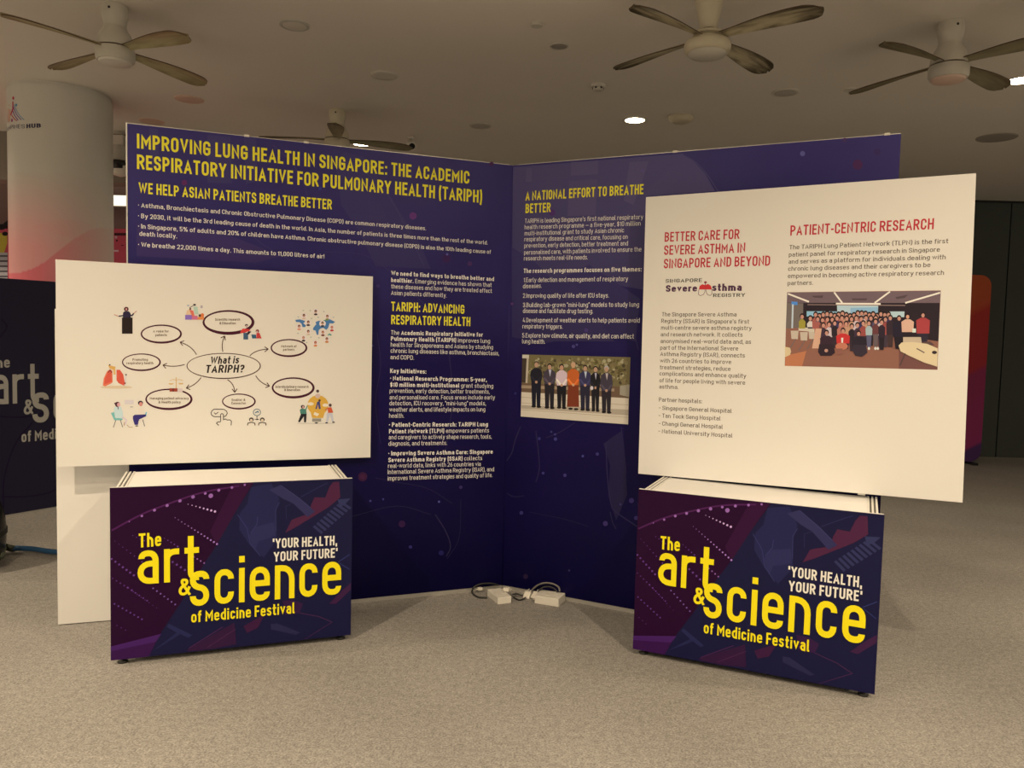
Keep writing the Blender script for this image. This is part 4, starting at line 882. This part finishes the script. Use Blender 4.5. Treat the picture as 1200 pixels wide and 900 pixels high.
# the name and emblem, wrapping round the column
hb = DR.uv(31.2, 150.4), DR.uv(48, 149.6); hh = DR.uv(40, 145.2)[1]-DR.uv(40, 150)[1]
lp.uvtext('HUB', hb[0], hb[1], hh*1.05, ink(48, 42, 60, 1.2), .18)
pw = DR.uv(12.8, 151.4), DR.uv(29.2, 150.5)
lp.uvtext('PINES', pw[0], pw[1], hh, ink(90, 84, 88, 1.2), .10)
wq, ww = text_quads('PINES', .13, .2); sc = (pw[1][0]-pw[0][0])/ww; wq2, w2 = text_quads('TAM', .13, .2)
lp.uvtext('TAM', (pw[0][0]-sc*(w2+TRACK), pw[0][1]-.005), (pw[0][0]-sc*TRACK, pw[0][1]), hh, ink(90, 84, 88, 1.2), .10)
lp.zoom(0, 80, 10)
lp.ell(157, 350, 12, 20, ink(176, 40, 56, 1.2)); lp.poly([(146, 390), (158, 388), (160, 480), (128, 560), (122, 540), (146, 470)], ink(176, 40, 56, 1.2)); lp.ell(192, 430, 12, 17, ink(90, 130, 140, 1.2))
for L_, c_ in (([(152, 500), (170, 560), (215, 610)], (110, 50, 110)), ([(160, 450), (180, 540), (250, 605)], (110, 80, 130)), ([(168, 420), (200, 540), (285, 605)], (120, 150, 150)), ([(138, 545), (160, 590), (200, 618)], (176, 40, 56))):
    lp.line(bez(*L_, 6), 9, ink(*c_, 1.2))
lp.poly([(112, 480), (124, 480), (118, 620), (104, 640)], ink(206, 140, 100, 1.2)); lp.line([(98, 470), (94, 630)], 6, ink(200, 130, 100, 1.2)); lp.ell(142, 610, 10, 20, ink(160, 50, 100, 1.2)); lp.ell(110, 435, 6, 12, ink(200, 170, 120, 1.2))
lp.build('emblem_print', col)

# ================================================================== CEILING FANS
def blade_mesh(r0=.085, r1=.64, dirty=False):
    bm = bmesh.new(); n = 22; rows = []
    for i in range(n+1):
        q = i/n; r = r0+(r1-r0)*q
        wd = .026+.040*math.sin(min(1, q*1.25)*PI/2)**1.4
        if q > .84: wd *= max(.10, math.sqrt(max(0, 1-((q-.84)/.16)**2.0)))
        lead = wd*.92; trail = -wd*1.08
        pitch = math.radians(15-6*q); row = []
        for s_ in (-1, -.6, 0, .6, 1):
            y = (lead if s_ > 0 else -trail)*s_; z = -y*math.tan(pitch) - .010*(1-s_*s_)*-1 - .022*q*q
            row.append((r, y, z))
        rows.append(row)
    top = [[bm.verts.new((x, y, z+.003)) for x, y, z in r] for r in rows]; bot = [[bm.verts.new((x, y, z-.003)) for x, y, z in r] for r in rows]
    for i in range(n):
        for k in range(4):
            bm.faces.new((top[i][k], top[i+1][k], top[i+1][k+1], top[i][k+1])); bm.faces.new((bot[i][k], bot[i][k+1], bot[i+1][k+1], bot[i+1][k]))
        bm.faces.new((top[i][0], bot[i][0], bot[i+1][0], top[i+1][0])).material_index = 1; bm.faces.new((top[i][4], top[i+1][4], bot[i+1][4], bot[i][4])).material_index = 1
    bm.faces.new([top[n][k] for k in range(5)]+[bot[n][k] for k in range(4, -1, -1)]); bm.faces.new([top[0][k] for k in range(4, -1, -1)]+[bot[0][k] for k in range(5)])
    bmesh.ops.recalc_face_normals(bm, faces=bm.faces)
    for f in bm.faces: f.smooth = True
    me = bpy.data.meshes.new('blade'); bm.to_mesh(me); bm.free(); me.set_sharp_from_angle(angle=math.radians(50)); return me
def blade_mat(name, clean, dirt, amt):
    mt, nt, p = newmat(name); tc = nt.nodes.new('ShaderNodeTexCoord')
    mp = nt.nodes.new('ShaderNodeMapping'); mp.inputs['Scale'].default_value = (4, 22, 1); nt.links.new(tc.outputs['Object'], mp.inputs['Vector'])
    n = nt.nodes.new('ShaderNodeTexNoise'); n.inputs['Scale'].default_value = 1.6; n.inputs['Detail'].default_value = 6; nt.links.new(mp.outputs[0], n.inputs['Vector'])
    sx = nt.nodes.new('ShaderNodeSeparateXYZ'); nt.links.new(tc.outputs['Object'], sx.inputs[0])
    ab = nt.nodes.new('ShaderNodeMath'); ab.operation = 'ABSOLUTE'; nt.links.new(sx.outputs['Y'], ab.inputs[0])
    e = nt.nodes.new('ShaderNodeMapRange'); e.inputs['From Min'].default_value = .03; e.inputs['From Max'].default_value = .07; nt.links.new(ab.outputs[0], e.inputs['Value'])
    tip = nt.nodes.new('ShaderNodeMapRange'); tip.inputs['From Min'].default_value = .45; tip.inputs['From Max'].default_value = .64; nt.links.new(sx.outputs['X'], tip.inputs['Value'])
    ad = nt.nodes.new('ShaderNodeMath'); ad.operation = 'ADD'; nt.links.new(e.outputs[0], ad.inputs[0]); nt.links.new(tip.outputs[0], ad.inputs[1])
    ad2 = nt.nodes.new('ShaderNodeMath'); ad2.operation = 'MULTIPLY_ADD'; nt.links.new(ad.outputs[0], ad2.inputs[0]); ad2.inputs[1].default_value = .35; nt.links.new(n.outputs['Fac'], ad2.inputs[2])
    mr = nt.nodes.new('ShaderNodeMapRange'); mr.inputs['From Min'].default_value = .45; mr.inputs['From Max'].default_value = .9; mr.inputs['To Max'].default_value = amt; nt.links.new(ad2.outputs[0], mr.inputs['Value'])
    mx = nt.nodes.new('ShaderNodeMix'); mx.data_type = 'RGBA'; mx.inputs['A'].default_value = clean+(1,); mx.inputs['B'].default_value = dirt+(1,)
    nt.links.new(mr.outputs[0], mx.inputs['Factor']); nt.links.new(mx.outputs['Result'], p.inputs['Base Color']); p.inputs['Roughness'].default_value = .45
    return mt
BM_A = blade_mat('blade_tan', (.46, .42, .25), (.20, .15, .07), .7)
BM_B = blade_mat('blade_soiled', (.50, .45, .31), (.06, .045, .022), 1.0)
BM_C = blade_mat('blade_olive', (.26, .24, .15), (.12, .10, .06), .7)
EDGE = mat('blade_edge', (.09, .06, .035), .6, noise=.2)
def fan(x, y, zb, rot, label, bmat, style, body):
    r_ = root('ceiling_fan', label, 'ceiling fan', (x, y, CEIL), 0, None); h = CEIL-zb
    if style == 'bell':
        MB().lathe([(0, 0), (.066, 0), (.07, -.006), (.072, -.062), (.069, -.066), (.066, -.075), (.060, -.098), (.062, -.11), (0, -.11)], 36).build('canopy', body, r_, 40)
        MB().lathe([(0, -.104), (.060, -.104), (.068, -.125), (.088, -.15), (.098, -.18), (.102, -.205), (.102, -.212), (0, -.212)], 40).build('motor_housing', body, r_, 40)
        MB().lathe([(0, -.213), (.098, -.213), (.098, -.219), (0, -.219)], 40).build('seam_ring', EDGE, r_)
        MB().lathe([(0, -.219), (.103, -.219), (.108, -.226), (.108, -.268), (.100, -.282), (.096, -.282), (0, -.282)], 40).build('hub', body, r_, 40)
        MB().lathe([(0, -.281), (.093, -.281), (.088, -.292), (.05, -.302), (0, -.306)], 40).build('bottom_cap', M['disc_pink'] if x > 2 else M['white_plastic'], r_, 40)
        for c_ in r_.children: c_.scale = (1, 1, 1.14)
    else:
        MB().lathe([(0, 0), (.075, 0), (.078, -.01), (.074, -.06), (.062, -.11), (.048, -.165), (.044, -.19), (0, -.19)], 36).build('canopy', body, r_, 40)
        MB().lathe([(0, -.185), (.043, -.185), (.043, -.203), (0, -.203)], 36).build('seam_ring', EDGE, r_)
        MB().lathe([(0, -.203), (.074, -.203), (.078, -.207), (.078, -.216), (.06, -.222), (.06, -.242), (0, -.242)], 40).build('collar', body, r_, 40)
        MB().lathe([(0, -.240), (.098, -.240), (.116, -.248), (.123, -.262), (.123, -.285), (.112, -.300), (.104, -.303), (0, -.303)], 44).build('motor_housing', body, r_, 40)
        MB().lathe([(0, -.302), (.102, -.302), (.092, -.315), (.05, -.325), (0, -.328)], 40).build('bottom_cap', M['fan_white'], r_, 40)
        for c_ in r_.children: c_.scale = (1, 1, 1.1)
    key = 'blade_'+bmat.name
    if key not in shared: shared[key] = blade_mesh(); shared[key].materials.append(bmat); shared[key].materials.append(EDGE)
    for k in range(4):
        o = bpy.data.objects.new('blade', shared[key]); C.objects.link(o); o.parent = r_; o.location = (0, 0, -h+.0); o.rotation_euler = (0, 0, math.radians(rot+90*k))
    MB().lathe([(0, -.005), (.007, -.005), (.007, .0), (0, .0)], 12, mtx=Matrix.Rotation(PI/2, 4, 'X'), c=(.0, -.073, -.035)).build('screw', M['black'], r_)
    return r_
fan(-2.385, 4.765, 3.045, 60.5, 'ceiling fan with tan blades at the top left, above the column', BM_A, 'bell', M['fan_white'])
fan(1.002, 4.35, 3.045, 43.5, 'cream ceiling fan with soiled dark-edged blades, top centre right', BM_B, 'drum', M['cream'])
fan(2.485, 4.695, 3.065, 33, 'ceiling fan with dull olive blades near the top right corner', BM_C, 'bell', M['fan_white'])
fan(-1.545, 6.86, 3.045, 12, 'ceiling fan half hidden behind the top edge of the left backdrop wing', BM_C, 'bell', M['cream'])

# ================================================================== CEILING FITTINGS
def downlight(x, y, watts, label, group=None):
    r_ = root('downlight', label, 'downlight', (x, y, CEIL), 0, group)
    MB().lathe([(.082, -.002), (.084, -.010), (.098, -.010), (.106, -.004), (.106, 0), (.082, 0), (.082, -.002)], 36).build('trim_ring', M['white_plastic'], r_)
    MB().lathe([(0, -.014), (.06, -.0125), (.082, -.008), (.082, -.002), (0, -.002)], 32).build('lens', M['lens'], r_)
    l_ = bpy.data.lights.new('lamp', 'SPOT'); l_.energy = watts; l_.color = LAMP_COL; l_.spot_size = math.radians(168); l_.spot_blend = .88; l_.shadow_soft_size = .06
    o = bpy.data.objects.new('lamp', l_); C.objects.link(o); o.parent = r_; o.location = (0, 0, -.03)
DL = ['lit round downlight between the two central ceiling fans above the right wing', 'lit downlight at the right edge of the ceiling', 'lit downlight behind the half-hidden fan']
for k, (x_, y_, w_) in enumerate(DOWNLIGHTS):
    if k < 3: downlight(x_, y_, w_, DL[k])
    else: downlight(x_, y_, w_, "unseen downlight outside the view, helping to light booth and hall", 'unseen downlights outside the view')
def disc(name, px, py, r, m_, label, cat, h=.008, ring=None, dome=0):
    P = on_z(px, py, CEIL)
    if ring:
        r_ = root(name, label, cat, (P.x, P.y, CEIL))
        MB().lathe([(0, 0), (r, 0), (r, -h), (r*.96, -h-.002), (r*.84, -h-.002), (r*.82, -h+.002), (0, -h+.002)], 32).build('rim', ring, r_, 40)
        MB().lathe([(0, -h), (r*.8, -h), (r*.78, -h-.001), (0, -h-.003-dome)], 32).build('grille', m_, r_, 40)
        return r_
    b = MB().lathe([(0, 0), (r, 0), (r, -h*.7), (r*.97, -h), (r*.6, -h-dome*.7), (0, -h-dome)], 32)
    o = b.build(name, m_, None, 40); o.location = (P.x, P.y, CEIL); return tag(o, label, cat)
disc('cover_plate', 345, 29, .090, M['disc_ceiling'], 'round ceiling cover plate right of the top left fan', 'cover plate', ring=M['disc_grey'])
disc('cover_plate', 222, 116, .115, M['disc_pink'], 'pinkish round ceiling cover above the left end of the backdrop', 'cover plate')
disc('cover_plate', 178, 142, .11, M['disc_pink'], 'pinkish round cover just behind the top left corner of the backdrop', 'cover plate')
disc('cover_plate', 450, 88, .10, M['disc_ceiling'], 'flush round cover plate on the ceiling above the half-hidden fan', 'cover plate')
disc('ceiling_speaker', 563, 147, .10, M['disc_grey'], 'round ceiling grille above the fold of the backdrop', 'ceiling speaker', ring=M['fan_white'])
disc('ceiling_sensor', 629, 27, .035, M['fan_white'], 'small round ceiling sensor left of the cream fan near the top edge', 'sensor', h=.02)
disc('ceiling_speaker', 655, 53, .062, M['disc_dark'], 'small dark ceiling grille with pale rim left of the cream fan', 'ceiling speaker', ring=M['fan_white'])
disc('cover_plate', 920, 108, .10, M['disc_grey'], 'grey round ceiling grille right of the mushroom lamp', 'cover plate', ring=M['disc_ceiling'])
disc('cover_plate', 1168, 161, .165, M['disc_dark'], 'large dark round ceiling vent above the dark wall', 'vent')
disc('cover_plate', 997, 105, .05, M['disc_ceiling'], 'tiny round plate between the grey grille and the right fan', 'cover plate')
P = on_z(701, 99, CEIL); sd = root('smoke_detector', 'white smoke detector on the ceiling left of the lit downlight', 'smoke detector', (P.x, P.y, CEIL))
MB().lathe([(0, 0), (.052, 0), (.054, -.012), (.048, -.02), (0, -.02)], 28).build('base', M['white_plastic'], sd, 40)
MB().lathe([(0, -.02), (.036, -.02), (.040, -.032), (.034, -.046), (0, -.05)], 28).build('chamber', M['fan_white'], sd, 40)
for k in range(6): MB().box(.036, .041, -.007, .007, -.036, -.024, mtx=Matrix.Rotation(k*PI/3, 4, 'Z')).build('slot', M['black'], sd)
P = on_z(798, 135, CEIL); ml = root('mushroom_lamp', 'cream dome-shaped unlit fitting right of the lit downlight', 'ceiling lamp', (P.x, P.y, CEIL))
MB().lathe([(0, 0), (.09, 0), (.092, -.01), (0, -.01)], 32).build('base', M['white_plastic'], ml, 40)
MB().lathe([(0, -.01), (.098, -.01), (.105, -.02), (.095, -.045), (.06, -.062), (0, -.068)], 36).build('dome', M['cream'], ml, 50)
# bullet camera
P = on_z(481, 161, CEIL); bc = root('security_camera', 'small white bullet camera on the ceiling above the left wing', 'security camera', (P.x, P.y, CEIL))
MB().lathe([(0, 0), (.035, 0), (.035, -.015), (0, -.02)], 24).build('mount', M['white_plastic'], bc, 40)
MB().tube([(0, 0, -.01), (.0, .0, -.05), (.01, -.03, -.065)], .012).build('arm', M['white_plastic'], bc)
rot = Vector((.10, -.35, -.16)).normalized(); q_ = rot.to_track_quat('Z', 'Y').to_matrix().to_4x4()
MB().lathe([(0, -.06), (.03, -.06), (.033, -.05), (.033, .07), (.037, .08), (.037, .095), (.033, .098), (0, .098)], 24, c=(.01, -.05, -.075), mtx=q_).build('barrel', M['white_plastic'], bc, 40)
MB().lathe([(0, .094), (.030, .094), (.028, .101), (0, .103)], 24, c=(.01, -.05, -.075), mtx=q_).build('lens', M['black'], bc, 40)
# dome camera hanging off the beam
q = ray(141, 196); P = CAM+q*(7.80/q.y); dc = root('dome_camera', 'black dome camera hanging between the column and the backdrop', 'security camera', (P.x, 7.80, 2.83))
dz = P.z-2.83
MB().box(-.05, .05, -.05, .10, dz+.18, dz+.30, bevel=.008).build('bracket', M['disc_ceiling'], dc)
MB().lathe([(0, dz+.20), (.085, dz+.20), (.095, dz+.17), (.095, dz+.04), (0, dz+.04)], 32).build('housing', M['disc_grey'], dc, 40)
MB().lathe([(.102, dz+.045), (.109, dz+.045), (.107, dz+.0), (.09, dz-.047), (.06, dz-.078), (.0, dz-.094), (.0, dz-.078), (.052, dz-.066), (.083, dz-.035), (.102, dz+.045)], 36).build('rim', M['white_plastic'], dc)
MB().lathe([(0, dz+.05), (.100, dz+.04), (.101, dz+.0), (.088, dz-.035), (.05, dz-.068), (0, dz-.078)], 36, c=(0, -.014, .012)).build('dome', M['black'], dc)

# ================================================================== FLOOR THINGS
def flpt(px, py, z=0): v = on_z(px, py, z); return Vector((v.x, v.y, z))
def socket_box(c1, c2, c3, hgt, label):
    """c1,c2: front edge on the floor, c3: back right corner"""
    a_, b_, d_ = flpt(*c1), flpt(*c2), flpt(*c3); ux = (b_-a_); L_ = ux.length; th = math.atan2(ux.y, ux.x); nn = Vector((-math.sin(th), math.cos(th), 0)); W_ = min(abs((d_-a_).dot(nn)), .15)
    r_ = root('power_box', label, 'power box', a_, th)
    MB().box(0, L_, 0, W_, 0, hgt, bevel=.004).build('casing', M['white_plastic'], r_)
    MB().box(L_*.35, L_*.65, W_*.25, W_*.6, hgt, hgt+.0015, bevel=.0005).build('marking', M['disc_ceiling'], r_)
    for k in (.15, .85): MB().lathe([(0, hgt), (.004, hgt), (.003, hgt+.0015), (0, hgt+.0015)], 10, c=(L_*k, W_*.5, 0)).build('screw', M['alu'], r_)
    return r_, L_, W_, th
s1 = socket_box((583.3, 708.7), (599.3, 706.7), (572.6, 698.2), .037, 'white power box turned endwise, left of the pair at the fold')
s2 = socket_box((626.2, 707), (654.5, 711.6), (661, 704), .044, 'white power box lying sideways, right of the pair at the fold')
def cable(name, pts, r, m_, label):
    o = MB().tube(spline(pts, 8), r, 8).build(name, m_); return tag(o, label, 'cable')
def F(px, py, z): v = on_z(px, py, z); return (v.x, v.y, z)
def plug(px, py, z, ang, parent_label, s=1.0, tilt=0):
    v = on_z(px, py, z); r_ = root('power_plug', parent_label, 'plug', (v.x, v.y, z), math.radians(ang)); r_.rotation_euler = (0, math.radians(tilt), math.radians(ang)); s *= 1
    MB().box(-.026*s, .026*s, -.024*s, .024*s, 0, .030*s, bevel=.006*s).build('body', M['plug'], r_)
    for y_ in (-.011, .011): MB().box(.026*s, .044*s, (y_-.003)*s, (y_+.003)*s, .010*s, .016*s).build('pin', M['alu'], r_)
    MB().box(.026*s, .046*s, -.002*s, .002*s, .018*s, .026*s).build('pin', M['alu'], r_)
    MB().tube([(-.024*s, 0, .012*s), (-.045*s, 0, .010*s)], .006*s, 8).build('cord_grip', M['plug'], r_)
def on_wing(S_, px, py, off):
    """a point hanging just in front of a wing, off metres from it"""
    Q = Plane(S_.o.x, S_.o.y, S_.th, -off); u_, v_ = Q.uv(px, py); P_ = Q.o+Q.d*u_+Q.n*off; return (P_.x, P_.y, max(.006, v_))
plug(562, 691.5, .012, 30, 'small white plug in the black cable loop, leftmost at the fold', .5)
plug(594, 692.5, .040, -25, 'white plug lying across the top of the left power box', .62)
plug(619, 699, .004, 60, 'white plug on the floor between the two power boxes', .8, -50)
plug(629, 699.5, .010, 40, 'white plug standing behind the right power box', .8, -50)
L1, R1 = (lambda x_, y_, o_=.03: on_wing(SL, x_, y_, o_)), (lambda x_, y_, o_=.03: on_wing(SR, x_, y_, o_))
cable('power_cable', [F(571, 700.5, .006), F(560, 699.5, .006), F(553.5, 694.5, .006), L1(555.5, 688, .025), L1(563, 684.5, .022), L1(574, 683.5, .02), L1(584, 685.5, .02)], .005, M['cable'], 'black cable looping left of the left power box')
cable('power_cable', [F(601.5, 700, .006), F(608, 703, .006), F(613, 702, .006), F(616, 700, .008)], .004, M['cable'], 'thin black cable from the left power box to the plugs')
cable('power_cable', [F(601, 696.5, .022), F(606, 696, .016), F(611, 697.5, .010), F(615, 697.5, .012)], .004, M['cable'], 'short dark cable above the thin one at the fold')
cable('power_cable', [R1(623, 692, .03), R1(629, 686.5, .022), R1(638, 683.2, .02), R1(648, 684.2, .02), R1(654.5, 688, .022), R1(656, 693, .03)], .005, M['grey_cable'], 'grey cable arching behind the right power box')
cable('power_cable', [R1(632, 691, .045), R1(637, 688, .04), R1(644, 687.5, .038), R1(650, 690, .038), R1(653, 694, .042)], .0042, M['cable'], 'dark cable under the grey arch behind the right power box')

# blue hose and the black drum fan it comes from
cable('blue_hose', [F(15, 643.2, .03), F(22, 642.5, .03), F(40, 643.5, .03), F(56, 646, .03), F(75, 647.5, .03), F(100, 647, .03), F(130, 640, .03)], .017, M['blue_hose'], 'thick blue hose lying on the carpet at the left edge')
dv = flpt(-35, 668); dr = root('black_drum', 'black rounded drum standing at the left edge of the picture', 'drum', dv)
MB().lathe([(0, 0), (.11, 0), (.155, .05), (.178, .14), (.182, .22), (.172, .33), (.14, .42), (.09, .46), (0, .47)], 40).build('body', M['black'], dr, 50)
MB().lathe([(.176, .20), (.186, .205), (.186, .235), (.176, .24)], 40).build('band', M['rubber'], dr)
hz = on_z(7, 643, .03); MB().tube([(.165, .02, .08), (hz.x-dv.x-.02, hz.y-dv.y, .045), (hz.x-dv.x+.05, hz.y-dv.y, .03)], [.02, .022, .020]).build('hose_collar', M['olive'], dr)

# ================================================================== RED ROUNDED BANNER, right
q = ray(1152, 536); yb = 9.6; tR_ = CAM+ray(1161, 330)*(yb/ray(1161, 330).y)
rb = root('rounded_banner', 'tall red and purple banner with rounded corners, behind the right board', 'banner', (tR_.x-.45, yb, 0), 0)
bm = bmesh.new(); W2, H2, R2 = .45, 2.29, .13; prof = []
for cx_, cz_, a0_ in ((W2-R2, R2+.03, -90), (W2-R2, H2-R2, 0), (-W2+R2, H2-R2, 90), (-W2+R2, R2+.03, 180)):
    for k in range(7): an_ = math.radians(a0_+15*k); prof.append((cx_+R2*math.cos(an_), cz_+R2*math.sin(an_)))
f = [bm.verts.new((x_, -.02, z_)) for x_, z_ in prof]; b = [bm.verts.new((x_, .02, z_)) for x_, z_ in prof]
bm.faces.new(f); bm.faces.new(b[::-1])
for i in range(len(prof)): bm.faces.new((f[i], b[i], b[(i+1) % len(prof)], f[(i+1) % len(prof)]))
bmesh.ops.recalc_face_normals(bm, faces=bm.faces)
me = bpy.data.meshes.new('fabric'); bm.to_mesh(me); bm.free()
mt, nt, p = newmat('banner_fabric'); tc = nt.nodes.new('ShaderNodeTexCoord'); sx = nt.nodes.new('ShaderNodeSeparateXYZ'); nt.links.new(tc.outputs['Object'], sx.inputs[0])
sk = nt.nodes.new('ShaderNodeMath'); sk.operation = 'MULTIPLY_ADD'; nt.links.new(sx.outputs['X'], sk.inputs[0]); sk.inputs[1].default_value = -.55; nt.links.new(sx.outputs['Z'], sk.inputs[2])
mr = nt.nodes.new('ShaderNodeMapRange'); mr.inputs['From Max'].default_value = 2.3; nt.links.new(sk.outputs[0], mr.inputs['Value'])
rp_ = nt.nodes.new('ShaderNodeValToRGB'); cr_ = rp_.color_ramp; cr_.elements[0].position = 0; cr_.elements[0].color = (.05, .008, .11, 1); cr_.elements[1].position = 1; cr_.elements[1].color = (.50, .10, .02, 1)
for pos, c_ in ((.0, (.05, .008, .11, 1)), (.02, (.24, .01, .12, 1)), (.40, (.24, .010, .09, 1)), (.43, (.36, .012, .03, 1)), (.72, (.42, .02, .015, 1)), (.76, (.48, .07, .02, 1))):
    e_ = cr_.elements.new(pos); e_.color = c_
nt.links.new(mr.outputs[0], rp_.inputs['Fac']); nt.links.new(rp_.outputs[0], p.inputs['Base Color']); p.inputs['Roughness'].default_value = .7
link('fabric', me, rb, [mt])
for x_ in (-.32, .32): MB().box(x_-.03, x_+.03, -.15, .15, 0, .03).build('foot', M['black'], rb)

# ================================================================== LEFT BACKGROUND
hd = root('pink_hoarding', 'hot pink printed hoarding far behind the column', 'hoarding', (-5.4, 9.5, 0))
hb_ = MB().box(-2.4, 1.9, 0, .04, 0, 2.57).build('panel', mat('hoarding_pink', (.62, .07, .14), .6, noise=.08, nscale=1.5), hd)
HP = Plane(-5.4, 9.5, 0)
h_ = Print(HP, 1e-3)
h_.poly([(-8, 273), (8.5, 273), (8.5, 285), (5, 296), (-8, 296)], ink(210, 180, 60)); h_.rect(-10, 296, 9, 332, ink(190, 176, 160))
for k in range(5): h_.rect(-10, 299+k*6, 9, 301+k*6, ink(90, 80, 76))
h_.ell(2, 266, 5, 3.5, ink(30, 22, 24)); h_.ell(6, 274, 3.5, 2.5, ink(30, 22, 24)); h_.poly([(4, 262), (9, 258), (9, 268), (4, 268)], ink(30, 22, 24))
h_.rect(134, 273, 149, 276, ink(70, 26, 32)); h_.ell(137, 282, 1.2, 1.2, ink(70, 26, 32)); h_.ell(136, 278, 1.6, 1.6, ink(210, 160, 150)); h_.rect(132, 293, 139, 295, ink(240, 190, 180)); h_.rect(142, 287, 145, 288, ink(90, 30, 40))
h_.build('print', hb_)
sl = root('strip_light', 'white strip light seen between the column and the backdrop', 'strip light', (-4.3, 9.9, 2.98))
q1 = CAM+ray(141, 229)*(9.9/ray(141, 229).y); q2 = CAM+ray(141, 240)*(9.9/ray(141, 240).y)
MB().box(-1.1, .8, 0, .06, q2.z-2.98, q1.z-2.98).build('diffuser', M['strip'], sl); MB().box(-1.12, .82, .06, .35, q2.z-2.99, q1.z-2.97).build('housing', M['white_plastic'], sl)
